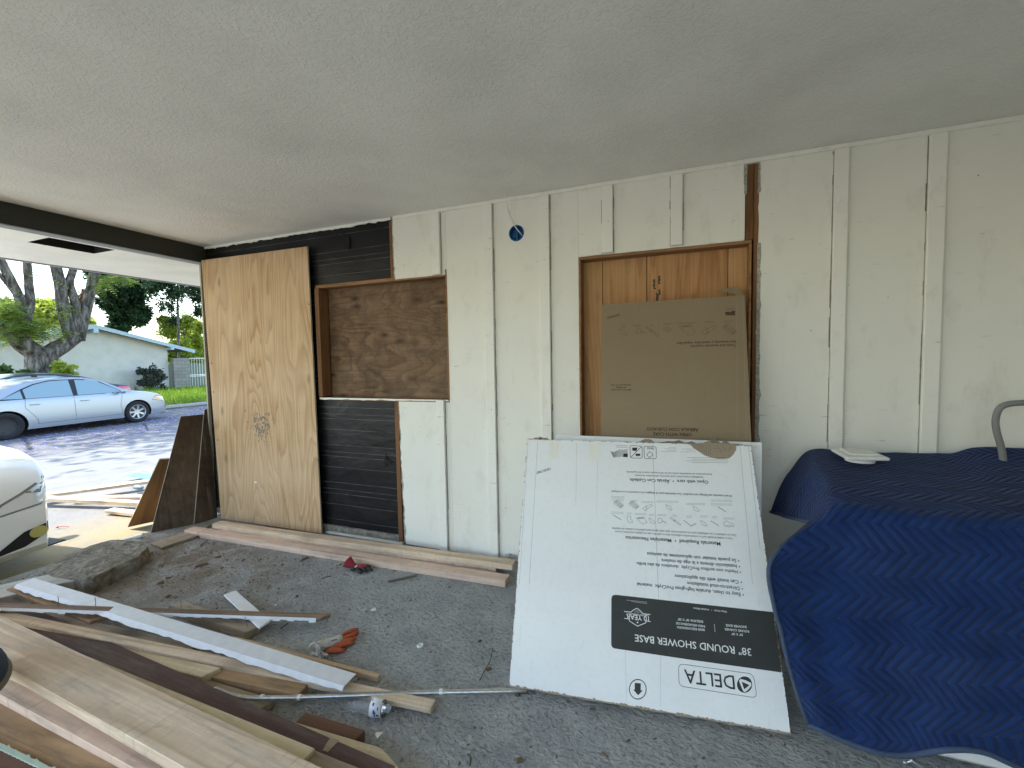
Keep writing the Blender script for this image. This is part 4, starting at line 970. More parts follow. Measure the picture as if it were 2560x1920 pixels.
for s_, a_, b_ in (('38" X 38"', (1410, 572), (1295, 560)), ('ROUND CORNER', (1470, 538), (1228, 513)), ('SHOWER BASE', (1446, 493), (1240, 475)), ('BASE REDONDEADA', (1030, 522), (757, 495)), ('PARA REGADERAS DE', (1035, 487), (750, 455)), ('ESQUINA 38" X 38"', (1015, 441), (765, 415)), ('White Finish   \u2022   Acabado Blanco', (1253, 345), (920, 310)), ('10 YEAR', (482, 400), (258, 375)), ('LIMITED WARRANTY', (478, 383), (262, 362))):
    f.text(wht, s_, D(*a_), D(*b_), 1.0, .01, .0018)
f.stroke(wht, [D(1128, 475), D(1135, 552)], .0012, off=.0018)
for pl in ([(240, 350), (305, 357), (330, 335), (365, 318), (385, 332), (425, 372), (496, 380)], [(240, 418), (287, 424), (292, 445), (370, 495), (452, 462), (454, 444), (497, 450)]): f.stroke(wht, [D(*p) for p in pl], .0026, off=.0018)
f.poly(gry, [D(325, 357), D(365, 330), D(412, 368)], .0018)
f.circle(wht, D(370, 458), 2.2, 2.2, None, 5, .002)
for k in range(2): f.stroke(wht, [D(465-k*100*0, 272-k*14), D(262+50*(1-k), 252-k*14)], .0008, off=.0018)
for s_, a_, b_ in (('\u2022 Easy to clean, durable high-gloss ProCrylic  material', D(1418, 170), D(365, 65)), ('\u2022 Direct-to-stud installation', D(1408, 110), D(860, 55)), ('\u2022 Can install with tile applications', E_(888, 1625), E_(195, 1560)), ('\u2022 Hecho con acr\u00edlico ProCrylic  duradero de alto brillo', E_(877, 1520), G_(1375, 1430)), ('\u2022 Instalaci\u00f3n directa a la viga de madera', E_(870, 1462), E_(55, 1398)), ('\u2022 Se puede instalar con aplicaciones de azulejos', E_(862, 1402), G_(1482, 1330)), ('Materials Required  \u2022  Materiales Necesarios', E_(665, 1225), G_(1260, 1162)), ('Open with care  \u2022  \u00c1brala Con Cuidado', E_(540, 588), G_(1305, 565))):
    f.text(blk, s_, a_, b_, 1.0, .012, .0012)
f.text(blk, 'Drain materials and fittings not included. / Los materiales para el desag\u00fce y los accesorios no se incluyen.', E_(783, 738), G_(1110, 690), 1.1, .01)
f.text(blk, '1003017487', G_(478, 452), G_(332, 497), 1.15, .01)
for s_, a_, b_ in (('Use a sealant/caulk and a construction adhesive that is safe for use on plastic and foam board', E_(790, 1180), G_(1155, 1105)), ('Use un sellador y un adhesivo para la construcci\u00f3n que sean aptos para pl\u00e1stico y placas de espuma.', E_(828, 1145), G_(1115, 1072)), ('Installation instructions and warranty information enclosed.', E_(485, 545), G_(1357, 525)), ('Instrucciones de instalaci\u00f3n junto con la informaci\u00f3n acerca de la garant\u00eda.', E_(577, 515), G_(1267, 490))):
    f.text(gry, s_, a_, b_, 1.0, .008)
for k, (xa, xb) in enumerate(((743, 372), (743, 315), (743, 372), (743, 325))): f.stroke(blk, [E_(xa, 402-k*18), E_(xb, 400-k*17)], .0011)
for (xa, xb, y) in ((215, 50, 285), (212, 110, 272), (212, 88, 258), (212, 125, 243), (415, 245, 290), (385, 320, 272), (370, 262, 260)): f.stroke(gry, [E_(xa, y), E_(xb, y)], .0011)
# icons: strokes
def icon(mb, F, c_, kind, s_=1.0, conv=None):
    c_ = Vector(conv(*c_)); k = s_
    def L(pts, w_=.0013, cl=False): F.stroke(mb, [(c_.x+x*k, c_.y+y*k) for x, y in pts], w_, cl)
    if kind == 'goggle': L([(-13, -4), (-6, -9), (2, -3), (10, -2), (13, 5), (-2, 7), (-12, 3)], cl=True); L([(-8, 2), (0, 4), (8, 2)])
    if kind == 'pencil': L([(-10, -6), (10, 6)], .0022)
    if kind == 'knife': L([(-8, -7), (0, -4), (8, 4), (5, 7), (-4, 3)], cl=True)
    if kind == 'square': L([(-16, -6), (2, 8), (14, 2)], .0022)
    if kind == 'level': L([(-14, -10), (-11, -12), (14, 6), (12, 9)], cl=True); L([(-3, -4), (-1, -2)], .003)
    if kind == 'tape': L([(-6, -6), (2, -6), (4, 2), (-2, 6), (-8, 2)], cl=True); L([(4, 0), (14, 5)], .002)
    if kind == 'drill': L([(-4, -9), (4, -7), (3, 0), (9, 5), (8, 9), (-3, 6), (-6, -2)], cl=True)
    if kind == 'cloth': L([(-13, -6), (6, -9), (14, 5), (2, 9)], cl=True); L([(-8, -5), (5, -6)], .0032)
    if kind == 'screw': L([(-10, -6), (9, 6)], .0026)
    if kind == 'tubes':
        for q in (0, 5, 10): L([(-12+q*.6, -4-q*.3), (-8+q*.6, -8-q*.3), (9+q*.4, 5-q*.3), (5+q*.4, 9-q*.3)], cl=True)
    if kind == 'gun': L([(-14, 2), (8, -8), (11, -4), (-10, 7)], cl=True); L([(-2, 3), (-8, 12)]); L([(-6, -6), (-3, 4)])
    if kind == 'ring': F.circle(mb, c_, 9*k, 5.5*k, .0013, 14); F.circle(mb, c_, 5*k, 2.8*k, .0013, 12)
for (x, y, kd) in ((755, 1040, 'goggle'), (610, 1030, 'pencil'), (495, 1030, 'knife'), (355, 1025, 'square'), (200, 1015, 'level'), (50, 1005, 'tape'), (685, 885, 'screw'), (415, 880, 'knife'), (135, 865, 'knife')): icon(gry, f, (x, y), kd, 1.0, E_)
for (x, y, kd) in ((1535, 1005, 'knife'), (1425, 1000, 'cloth'), (1300, 990, 'drill'), (1175, 968, 'screw'), (1495, 865, 'gun'), (1345, 845, 'tubes'), (1185, 835, 'tubes')): icon(gry, f, (x, y), kd, 1.0, G_)
for (x, y, c__, w_) in ((755, 975, E_, 60), (605, 962, E_, 25), (495, 955, E_, 40), (345, 955, E_, 30), (192, 945, E_, 25), (60, 940, E_, 45), (680, 830, E_, 110), (680, 790, E_, 110), (410, 825, E_, 100), (120, 800, E_, 115), (1530, 940, G_, 25), (1420, 930, G_, 60), (1300, 925, G_, 25), (1175, 915, G_, 65), (1490, 805, G_, 60), (1345, 795, G_, 35), (1180, 780, G_, 60), (1180, 755, G_, 70)):
    for q in (0, 13): f.stroke(gry, [c__(x+w_, y+q), c__(x-w_, y+q-3)], .0009)
# handling symbols
for (x, y) in ((1372, 290), (1517, 296)):
    tl, tr_, br_, bl_ = [G_(x+a_, y+b_) for a_, b_ in ((-66, -66), (60, -60), (62, 66), (-62, 62))]
    rrect(blk, tl, tr_, br_, bl_, .08, .0022)
f.stroke(blk, [G_(1425, 235), G_(1315, 345)], .0026)
f.poly(blk, [G_(1330, 245), G_(1385, 245), G_(1372, 282), G_(1330, 275)]); f.poly(blk, [G_(1365, 308), G_(1412, 308), G_(1412, 332), G_(1365, 332)])
f.text(blk, 'FRAGILE', G_(1552, 245), G_(1484, 243), 1.6, .02); f.stroke(blk, [G_(1480, 320), G_(1512, 285), G_(1545, 320), G_(1508, 350)], .0022, True)
for k in range(9):
    f.stroke(blk, [G_(1105+k*3, 280+k*8), G_(1130+k*2, 298+k*6), G_(1160, 285+k*7), G_(1195, 268+k*9), G_(1235, 272+k*8), G_(1282, 264+k*9)], .0015)
f.poly(blk, [G_(1240, 308), G_(1282, 305), G_(1282, 345), G_(1235, 342)])
for k in range(2): f.stroke(blk, [G_(1283, 242-k*17), G_(1165, 240-k*17)], .0013)
# arrow in circle
f.circle(blk, D(373, 1118), 21, 24.5, .0032)
f.poly(blk, [D(343, 1055), D(403, 1060), D(402, 1128), D(422, 1130), D(377, 1178), D(328, 1122), D(343, 1122)])
blk.build('print', m_print, wb); gry.build('print', m_printg, wb); wht.build('print', m_printw, wb)
# second white box behind
q0 = P(1905, 1107, 1, -.36); q1 = P(1390, 1087, 1, -.40)
mb = MB(); bl2 = Vector((q1.x+.02, -.93, .0)); br2 = Vector((q0.x+.0, -.80, .0)); fo = f
slab(mb, q1, q0, br2+Vector((-.06, 0, .02)), bl2, Vector((.005, .045, -.006)), amp=0)
o = mb.build('white_box', m_cardw, origin=(bl2+br2)/2); tag(o, 'flat white box mostly hidden behind the printed shower base box', 'box')
# brown box
tl = P(1505, 762, 1, -.13); tr_ = P(1862, 738, 1, -.10); zb = 0.02
def down(px, py, y): return P(px, py, 1, y)
v1 = P(1502, 1093, 1, -.30); v2 = P(1878, 1100, 1, -.26)
dl = (v1-tl); dr = (v2-tr_); bl3 = tl+dl*((tl.z-.02)/(tl.z-v1.z)); br3 = tr_+dr*((tr_.z-.02)/(tr_.z-v2.z))
bb = thing('brown_box', 'tall plain brown cardboard box leaning in the boarded doorway', 'box', ((bl3+br3)/2.0))
f2 = Face(bl3, br3, tl); f = f2; tr_ = f2.hit(1862, 738); q_ = f2.hit(1878, 1100); br3 = tr_+(q_-tr_)*((tr_.z-.02)/(tr_.z-q_.z))
bkb = P(1511, 748, 1, -.055)-tl; bkb = -f2.n*.085
mb = MB(); slab(mb, tl, tr_, br3, bl3, bkb, amp=0); mb.build('box_body', m_cardb, bb)
mb = MB(); n = 12; rr = random.Random(3)
tb, te = tl+bkb, tr_+bkb
mb.add([tr_+bkb*.2+f2.v*.001, te+f2.v*.001, P(1845, 716, 1, tr_.y+.06), P(1790, 724, 1, tr_.y+.06)], [(0, 1, 2, 3)]); mb.build('top_flap', m_cardb, bb)
mb = MB()
def K_(x, y): return (1480+.2472*x, 700+.2472*y)
f2.stroke(mb, [K_(1465, 200), K_(1468, 1590)], .0016, off=.0004); f2.stroke(mb, [K_(1525, 180), K_(1560, 1590)], .0016, off=.0004); mb.build('crease', m_cardt, bb)
pb = MB()
f2.text(pb, 'OPEN WITH CARE', K_(1010, 1548), K_(617, 1541), 1.0, .025); f2.text(pb, '\u00c1BRALA CON CUIDADO', K_(1075, 1500), K_(553, 1491), 1.0, .025)
f2.text(pb, 'Tools and materials required', K_(1455, 648), K_(1000, 660), 1.0, .02); f2.text(pb, 'Herramientas y materiales requeridos', K_(1455, 612), K_(858, 630), 1.0, .02)
f2.text(pb, 'MASCO Corporation', K_(393, 1103), K_(190, 1105), 1, .02); f2.text(pb, 'of Indiana', K_(342, 1080), K_(243, 1081), 1, .02); f2.text(pb, 'Indianapolis, IN USA', K_(393, 1056), K_(193, 1057), 1, .02)
f2.poly(pb, [K_(x, y) for x, y in ((1342, 330), (1375, 318), (1395, 328), (1420, 312), (1447, 310), (1447, 357), (1355, 358))])
for (xa, xb, y) in ((1447, 1345, 285), (1440, 1352, 298), (1425, 1330, 412), (1420, 1335, 426), (1235, 1135, 420), (1210, 1160, 434), (1068, 855, 430), (1030, 870, 444), (808, 715, 440), (790, 730, 452), (620, 595, 450), (620, 597, 462), (495, 422, 456), (488, 425, 467), (342, 292, 463), (342, 305, 474)): f2.stroke(pb, [K_(xa, y), K_(xb, y+2)], .0012)
for (x, y, kd, s_) in ((1385, 505, 'tubes', 1.4), (1190, 510, 'gun', 1.5), (960, 505, 'cloth', 1.5), (762, 500, 'ring', 1.1), (608, 530, 'level', 1.2), (480, 520, 'tape', 1.1), (320, 530, 'knife', 1.3)): icon(pb, f2, (x, y), kd, s_, K_)
for k in range(5): f2.stroke(pb, [K_(152, 378+k*4), K_(282, 343+k*4)], .0011)
pb.build('print', m_printb, bb)
mb = MB(); mb.v = []; 
for (px, y, L_) in ((915, 165, 40),):
    a_ = P(*K_(870, 158), 1, tl.y+.04); mb.box(tuple(a_-Vector((.02, .012, .0))), tuple(a_+Vector((.02, .012, .001))))
# ------------------------------------------------------------------ BLANKET and what it covers
ap = thing('white_appliance', 'white boxy appliance mostly covered by the blue blanket', 'appliance', (5.15, -.5, 0))
mb = MB(); mb.box((4.66, -.925, .035), (5.75, -.12, .855)); mb.build('cabinet', m_appl, ap, bevel=.02)
mb = MB()
for x in (4.74, 5.66):
    for y in (-.86, -.2): mb = MB(); mb.lathe([(0, 0), (.022, 0), (.022, .03), (.012, .034), (0, .034)], 14, Matrix.Translation((x, y, 0))); mb.build('foot', m_black, ap)
def bp(px, py, ax, v): return P(px, py, ax, v)
Y = 1; Z = 2
rows = [
 [bp(1926,1280,Y,-.22), bp(1945,1225,Y,-.20), bp(1975,1177,Y,-.16), bp(2024,1125,Y,-.10), bp(2110,1127,Y,-.09), bp(2224,1131,Y,-.09), bp(2363,1134,Y,-.09), bp(2440,1120,Y,-.09), bp(2560,1121,Y,-.09), bp(2700,1124,Y,-.09)],
 [bp(1962,1291,Y,-.40), bp(1978,1240,Y,-.37), bp(1998,1195,Y,-.34), bp(2035,1152,Z,.905), bp(2120,1155,Z,.90), bp(2240,1160,Z,.90), bp(2380,1165,Z,.90), bp(2460,1160,Z,.915), bp(2580,1170,Z,.91), bp(2760,1180,Z,.90)],
 [bp(2012,1303,Y,-.66), bp(2022,1262,Y,-.62), bp(2032,1228,Y,-.6), bp(2058,1190,Z,.90), bp(2150,1197,Z,.895), bp(2280,1203,Z,.895), bp(2420,1210,Z,.90), bp(2540,1222,Z,.90), bp(2680,1238,Z,.90), bp(2860,1260,Z,.90)],
 [bp(2022,1309,Y,-.86), bp(2040,1285,Y,-.85), bp(2055,1262,Y,-.86), bp(2078,1226,Z,.893), bp(2180,1237,Z,.89), bp(2320,1247,Z,.89), bp(2470,1257,Z,.895), bp(2620,1275,Z,.89), bp(2780,1300,Z,.89), bp(2960,1330,Z,.89)],
 [bp(1990,1338,Y,-.96), bp(2018,1312,Y,-.955), bp(2050,1290,Y,-.955), bp(2098,1270,Y,-.968), bp(2200,1278,Y,-.968), bp(2340,1292,Y,-.968), bp(2490,1306,Y,-.968), bp(2640,1312,Y,-.955), bp(2800,1340,Y,-.955), bp(2990,1370,Y,-.955)],
 [bp(1952,1370,Y,-1.02), bp(1985,1350,Y,-1.01), bp(2035,1335,Y,-.995), bp(2105,1325,Y,-.985), bp(2210,1330,Y,-.99), bp(2350,1345,Y,-.985), bp(2500,1360,Y,-.985), bp(2650,1385,Y,-.985), bp(2810,1410,Y,-.985), bp(3000,1440,Y,-.985)],
 [bp(1921,1424,Y,-1.08), bp(1965,1425,Y,-1.05), bp(2030,1425,Y,-1.02), bp(2110,1425,Y,-1.0), bp(2215,1430,Y,-1.02), bp(2355,1445,Y,-1.0), bp(2505,1465,Y,-1.0), bp(2655,1490,Y,-1.0), bp(2820,1520,Y,-1.0), bp(3010,1550,Y,-1.0)],
 [bp(1936,1520,Y,-1.07), bp(1980,1530,Y,-1.05), bp(2040,1535,Y,-1.01), bp(2120,1540,Y,-1.02), bp(2225,1550,Y,-1.0), bp(2360,1565,Y,-1.02), bp(2510,1585,Y,-1.0), bp(2665,1610,Y,-1.0), bp(2830,1640,Y,-1.0), bp(3020,1670,Y,-1.0)],
 [bp(1962,1620,Y,-1.05), bp(2005,1635,Y,-1.05), bp(2065,1645,Y,-1.02), bp(2145,1655,Y,-1.03), bp(2245,1665,Y,-1.01), bp(2375,1680,Y,-1.03), bp(2520,1700,Y,-1.01), bp(2680,1730,Y,-1.0), bp(2850,1760,Y,-1.0), bp(3030,1790,Y,-1.0)],
 [bp(1988,1715,Y,-1.03), bp(2030,1735,Y,-1.05), bp(2090,1750,Y,-1.03), bp(2165,1770,Y,-1.04), bp(2265,1785,Y,-1.02), bp(2385,1795,Y,-1.04), bp(2530,1825,Y,-1.02), bp(2700,1850,Y,-1.0), bp(2860,1880,Y,-1.0), bp(3050,1910,Y,-1.0)],
 [bp(2019,1812,Y,-1.0), bp(2055,1828,Y,-1.02), bp(2110,1850,Y,-1.02), bp(2180,1876,Y,-1.03), bp(2262,1888,Y,-1.02), bp(2370,1872,Y,-1.04), bp(2470,1884,Y,-1.03), bp(2600,1940,Y,-1.0), bp(2780,1985,Y,-1.0), bp(2980,2020,Y,-1.0)],
]
def crv(ps, t):
    n = len(ps)-1; x = t*n; i = min(int(x), n-1); u = x-i
    p0, p1, p2, p3 = ps[max(i-1, 0)], ps[i], ps[i+1], ps[min(i+2, n)]
    return .5*((2*p1)+(-p0+p2)*u+(2*p0-5*p1+4*p2-p3)*u*u+(-p0+3*p1-3*p2+p3)*u**3)
NU, NV = 110, 110; grid = []
for j in range(NV+1):
    cols = [[rows[r][c_] for r in range(len(rows))] for c_ in range(10)]
    rowp = [crv(cols[c_], j/NV) for c_ in range(10)]
    grid.append([crv(rowp, i/NU) for i in range(NU+1)])
me = bpy.data.meshes.new('blanket'); vs = []; 
for j in range(NV+1):
    for i in range(NU+1):
        p = grid[j][i]; nz_ = noise.noise(Vector((p.x*5, p.y*5, p.z*5)))*.008+noise.noise(Vector((p.x*14, p.y*14, p.z*14)))*.003
        # soft vertical folds on the hanging part
        vs.append((p.x+nz_, p.y+nz_*1.2, p.z+(nz_*.8 if p.z > .8 else 0)))
fs = [(j*(NU+1)+i, j*(NU+1)+i+1, (j+1)*(NU+1)+i+1, (j+1)*(NU+1)+i) for j in range(NV) for i in range(NU)]
bo = Vector((5.1, -.6, 0)); me.from_pydata([tuple(Vector(v)-bo) for v in vs], [], fs)
uvl = me.uv_layers.new(name='UVMap')
# arclength uv
U = [[0]*(NU+1) for _ in range(NV+1)]; V = [[0]*(NU+1) for _ in range(NV+1)]
i0 = int(NU*3.5/9); j0 = int(NV*.45)
for j in range(NV+1):
    for i in range(i0+1, NU+1): U[j][i] = U[j][i-1]+(grid[j0][i]-grid[j0][i-1]).length
    for i in range(i0-1, -1, -1): U[j][i] = U[j][i+1]-(grid[j0][i+1]-grid[j0][i]).length
for i in range(NU+1):
    for j in range(1, NV+1): V[j][i] = V[j-1][i]+(grid[j][max(i, i0)]-grid[j-1][max(i, i0)]).length
for p in me.polygons:
    p.use_smooth = True
    for li in p.loop_indices:
        vi = me.loops[li].vertex_index; j, i = divmod(vi, NU+1); uvl.data[li].uv = (U[j][i]+.5, V[j][i])
me.materials.append(m_blanket)
bl = thing('moving_blanket', 'navy blue quilted moving blanket with zigzag stitching draped over an appliance', 'blanket', bo)
o = bpy.data.objects.new('quilted_cloth', me); C.objects.link(o); o.parent = bl
sm = o.modifiers.new('th', 'SOLIDIFY'); sm.thickness = .006; sm.offset = 1
dg = bpy.context.evaluated_depsgraph_get(); dg.update(); me2 = bpy.data.meshes.new_from_object(o.evaluated_get(dg)); o.modifiers.clear(); o.data = me2
mb = MB(); pts = [Vector(vs[NV*(NU+1)+i]) for i in range(NU+1)]; mb.tube(pts[::2], .009, 8); pts = [Vector(vs[j*(NU+1)]) for j in range(NV+1)]; mb.tube(pts[::2], .007, 8); 
for k, v in enumerate(mb.v): pass
mb.build('binding', m_binding, bl, smooth=True)
# vent cover on blanket
vc = P(2094, 1141, 2, .915)
vt = thing('vent_cover', 'square white plastic vent cover lying on top of the blue blanket', 'vent cover', vc)
pz = .945
qa, qb, qc, qd = P(2077, 1121, 2, pz), P(2169, 1121, 2, pz), P(2226, 1145, 2, pz), P(2117, 1143, 2, pz)
mb = MB(); dn = Vector((0, 0, -.014)); mb.hexa([qd+dn, qc+dn, qb+dn, qa+dn, qd, qc, qb, qa]); mb.build('plate', m_wp, vt, bevel=.004)
cq = (qa+qb+qc+qd)/4; mb = MB(); k2 = [cq+(q-cq)*.66+Vector((0, 0, .001)) for q in (qd, qc, qb, qa)]; mb.hexa(k2+[q+Vector((0, 0, .008)) for q in k2]); mb.build('raised_panel', m_wp, vt, bevel=.002)
mb = MB(); mb.lathe([(0, -.034), (.055, -.034), (.058, -.015), (0, -.015)], 28, Matrix.Translation(cq+Vector((0, -.02, 0)))); mb.build('collar', m_wp, vt, smooth=False)
# bent tube frame (chair back) behind
tp = [P(2520, 1240, 1, -.22), P(2505, 1130, 1, -.22), P(2492, 1080, 1, -.22), P(2489, 1050, 1, -.22), P(2498, 1022, 1, -.22), P(2522, 1010, 1, -.22), P(2570, 1006, 1, -.22), P(2660, 1000, 1, -.22), P(2720, 1010, 1, -.22), P(2740, 1060, 1, -.22), P(2735, 1250, 1, -.22)]
mb = MB(); mb.tube(bez(tp, 6), .0125, 12); tag(mb.build('tube_frame', m_tube, smooth=True, origin=tp[0]), 'bent grey metal tube frame rising behind the blanket at right edge', 'tube frame')
c_ = P(2262, 1908, 2, .01); mb = MB(); mb.tube([c_, c_+Vector((.02, .005, .012)), c_+Vector((.045, -.01, .006))], .004, 8); ell(mb, c_+Vector((0, 0, .004)), (.007, .007, .006), n=8, m_=6); ell(mb, c_+Vector((.02, .006, .012)), (.006, .006, .006), n=8, m_=6)
tag(mb.build('metal_fitting', m_galv, origin=c_, smooth=True), 'small shiny metal fitting on the floor below the blanket hem', 'fitting')
# ------------------------------------------------------------------ OUTSIDE
# planks on driveway
def zdr(x): return -.14-.122*max(0, (-.205-x)/6.8)
G2 = 'planks lying on the driveway'
zz = -.10
bpx('driveway_plank', R2(380, 1300), R2(1560, 1145), (-.07, -.06), .14, .035, m_fir, 'long pale plank on the driveway, the one nearest the street', group=G2)
bpx('driveway_plank', R2(380, 1318), R2(1420, 1372), (-.07, -.08), .088, .04, m_fir, 'pale plank on the driveway nearest the leaning boards', group=G2)
bpx('driveway_plank', R2(700, 1322), R2(1500, 1312), (-.1, -.1), .088, .04, m_firp, 'pinkish plank between two longer planks on the driveway', group=G2)
bpx('driveway_plank', R2(1050, 1433), R2(1400, 1470), (-.11, -.11), .088, .035, m_fir, 'short pale plank end poking out behind the orange leaning board', group=G2)
c_ = P(*R2(1320, 1150), 2, -.13); mb = MB()
vs = []
for i in range(9):
    for j in range(4): vs.append((c_.x-.28+.07*i, c_.y-.09+.06*j, -.12+.02*abs(noise.noise(Vector((i*.7, j*.9, 0))))))
mb.add(vs, [(i*4+j, (i+1)*4+j, (i+1)*4+j+1, i*4+j+1) for i in range(8) for j in range(3)]); tag(mb.build('tarp', m_teal, origin=c_), 'flat teal tarp scrap behind the driveway planks', 'tarp')
c_ = P(*R2(1275, 1262), 2, -.12); mb = MB(); ell(mb, c_+Vector((0, 0, .02)), (.10, .035, .03), n=10, m_=6); tag(mb.build('plastic_bag', m_bluepl, origin=c_, smooth=True), 'blue grey plastic bag between planks on the driveway', 'bag')
c_ = P(*R2(530, 1620), 2, zdr(-1)); mb = MB(); mb.tube(bez([c_+Vector((0, 0, .006)), c_+Vector((.03, .03, .01)), c_+Vector((.08, .05, .004))], 4), .004, 6); ell(mb, c_+Vector((0, 0, .006)), (.012, .012, .008), n=8, m_=5)
tag(mb.build('red_clip', m_redpl, origin=c_), 'small red plastic tie on the driveway by the white car', 'plastic tie')
# ---------------- cars
def lerp_tab(tab, x):
    if x <= tab[0][0]: return tab[0][1]
    for (a_, va), (b_, vb) in zip(tab, tab[1:]):
        if x <= b_: t = (x-a_)/(b_-a_); t = t*t*(3-2*t)*.35+t*.65; return va+(vb-va)*t
    return tab[-1][1]
TOPP = [(-2.42, .72), (-2.38, .93), (-2.2, 1.03), (-1.8, 1.08), (-1.55, 1.14), (-1.05, 1.36), (-.6, 1.44), (-.1, 1.465), (.35, 1.44), (.62, 1.36), (1.22, 1.04), (1.32, 1.0), (1.7, .95), (2.05, .87), (2.25, .78), (2.36, .66), (2.42, .5)]
BOT = [(-2.42, .42), (-2.35, .26), (-2.0, .2), (2.1, .2), (2.34, .2), (2.42, .27)]
def hw(x, z):
    W = .905
    if x > 1.45: W *= 1-.30*((x-1.45)/.97)**2.6
    if x < -1.6: W *= 1-.16*((-1.6-x)/.82)**2.2
    if z < .35: f_ = .95+.05*(z/.35)
    elif z < .93: f_ = 1.0-.035*((z-.35)/.58)**2
    else: f_ = .965-.235*((z-.93)/.54)
    return W*f_
def make_car(name, label, paint, rear_wheel, group=None):
    car = thing(name, label, 'car', (0, 0, 0), group)
    mb = MB(); st = [-2.42+4.84*i/70 for i in range(71)]; ring = []
    for x in st:
        zt_ = lerp_tab(TOPP, x); zb_ = lerp_tab(BOT, x); rg = []
        sh = zt_-.035
        zs = [zb_+(sh-zb_)*k/13 for k in range(14)]
        side = [(hw(x, z), z) for z in zs]
        wt = hw(x, zt_)-.03; top = [(wt, zt_-.012)]+[(wt*(1-k/5), zt_+.022*(1-(1-k/5)**2)-.004) for k in range(1, 5)]
        half = [(0, zb_)]+[(side[0][0]*.9, zb_)]+side+top
        full = [(x, -y, z) for y, z in half]+[(x, 0, zt_+.02)]+[(x, y, z) for y, z in half[::-1]][:-1]
        ring.append(full)
    n = len(ring[0]); vs = [p for r in ring for p in r]
    fs = [(i*n+k, (i+1)*n+k, (i+1)*n+(k+1) % n, i*n+(k+1) % n) for i in range(len(ring)-1) for k in range(n)]
    fs += [tuple(range(n)), tuple((len(ring)-1)*n+k for k in range(n))[::-1]]
    mb.add(vs, fs); body = mb.build('body', [paint, m_black]); 
    bpy.context.view_layer.update()
    tree = BVHTree.FromPolygons([v.co for v in body.data.vertices], [tuple(p.vertices) for p in body.data.polygons])
    cut = []
    for wx_ in (1.42, -1.36):
        cm = MB(); cm.lathe([(0, -1.2), (.375, -1.2), (.375, 1.2), (0, 1.2)], 32, Matrix.Translation((wx_, 0, .33)) @ Matrix.Rotation(pi/2, 4, 'X')); cut.append(cm.build('c', m_black))
    for c_ in cut:  # closed caps
        bm = bmesh.new(); bm.from_mesh(c_.data); bmesh.ops.remove_doubles(bm, verts=bm.verts, dist=1e-4); bmesh.ops.recalc_face_normals(bm, faces=bm.faces); bm.to_mesh(c_.data); bm.free()
    boolean_cut(body, cut); body.parent = car; autosmooth(body, 30)
    def patch(nm, pts, dirv, mat, off=.004, parent=car, th=0):
        """project a 2D polygon (3D pts far outside) onto the body along dirv"""
        dirv = Vector(dirv).normalized(); bm = bmesh.new(); vv = [bm.verts.new(Vector(p)) for p in pts]; bm.faces.new(vv)
        bmesh.ops.triangulate(bm, faces=bm.faces)
        bmesh.ops.subdivide_edges(bm, edges=bm.edges, cuts=4, use_grid_fill=True); bmesh.ops.triangulate(bm, faces=bm.faces)
        for v in bm.verts:
            h = tree.ray_cast(v.co-dirv*5, dirv)
            if h[0] is not None: v.co = h[0]+h[1]*off if h[1].dot(dirv) < 0 else h[0]-h[1]*off
        bad = [v for v in bm.verts if tree.find_nearest(v.co)[3] > .05]; bmesh.ops.delete(bm, geom=bad, context='VERTS')
        bmesh.ops.recalc_face_normals(bm, faces=bm.faces)
        me = bpy.data.meshes.new(nm); bm.to_mesh(me); bm.free(); me.materials.append(mat); o = bpy.data.objects.new(nm, me); C.objects.link(o); o.parent = parent
        for p in me.polygons: p.use_smooth = True
        return o
    gf = [(.03, .965), (1.07, .975), (1.0, 1.03), (.58, 1.30), (.45, 1.355), (.08, 1.385)]
    gr_ = [(-.07, .965), (-.05, 1.388), (-.45, 1.375), (-.75, 1.30), (-.98, 1.19), (-.98, .965)]
    gq = [(-1.03, .967), (-1.03, 1.17), (-1.40, .985)]
    seal = [(-1.46, .955), (-1.0, 1.215), (-.76, 1.325), (-.45, 1.40), (.1, 1.41), (.48, 1.38), (.62, 1.31), (1.12, .96)]
    for sgn in (-1, 1):
        D_ = (0, -sgn, 0)
        patch('window_frame', [(x, sgn*1.2, z) for x, z in seal], D_, m_black, .002)
        for g_ in (gf, gr_, gq): patch('side_window', [(x, sgn*1.2, z) for x, z in g_], D_, m_cglass, .006)
        def seam(pl, w_=.007):
            for (xa, za), (xb, zb_) in zip(pl, pl[1:]):
                d = Vector((xb-xa, 0, zb_-za)); e = Vector((-d.z, 0, d.x)).normalized()*w_/2
                a_, b_ = Vector((xa, sgn*1.2, za)), Vector((xb, sgn*1.2, zb_)); patch('door_gap', [a_-e, b_-e, b_+e, a_+e], D_, m_black, .002)
        seam([(-.06, .95), (-.06, .32)]); seam([(1.05, .93), (.98, .6), (1.02, .32)]); seam([(-1.0, .95), (-1.02, .75), (-.82, .45), (-.8, .32)])
        seam([(-.82, .315), (1.02, .315)], .006)
        for hx in (.05, -.95):
            hb = MB(); hb.box((hx+.02, sgn*.875, .80), (hx+.20, sgn*.915, .825)); hb.build('door_handle', paint, car, bevel=.008)
        mbm = MB(); ell(mbm, (.98, sgn*.99, 1.0), (.06, .10, .07), n=14, m_=10); mbm.tube([(.98, sgn*.84, .96), (.98, sgn*.95, .98)], .02, 8); mbm.build('side_mirror', paint, car, smooth=True)
        patch('headlight_seal', [Vector((2.09, sgn*.9, .82)), Vector((2.56, sgn*.55, .675)), Vector((2.62, sgn*.46, .59)), Vector((2.45, sgn*.75, .588)), Vector((2.02, sgn*1.0, .70))], (-1, -sgn*.75, -.25), m_tube, .0035)
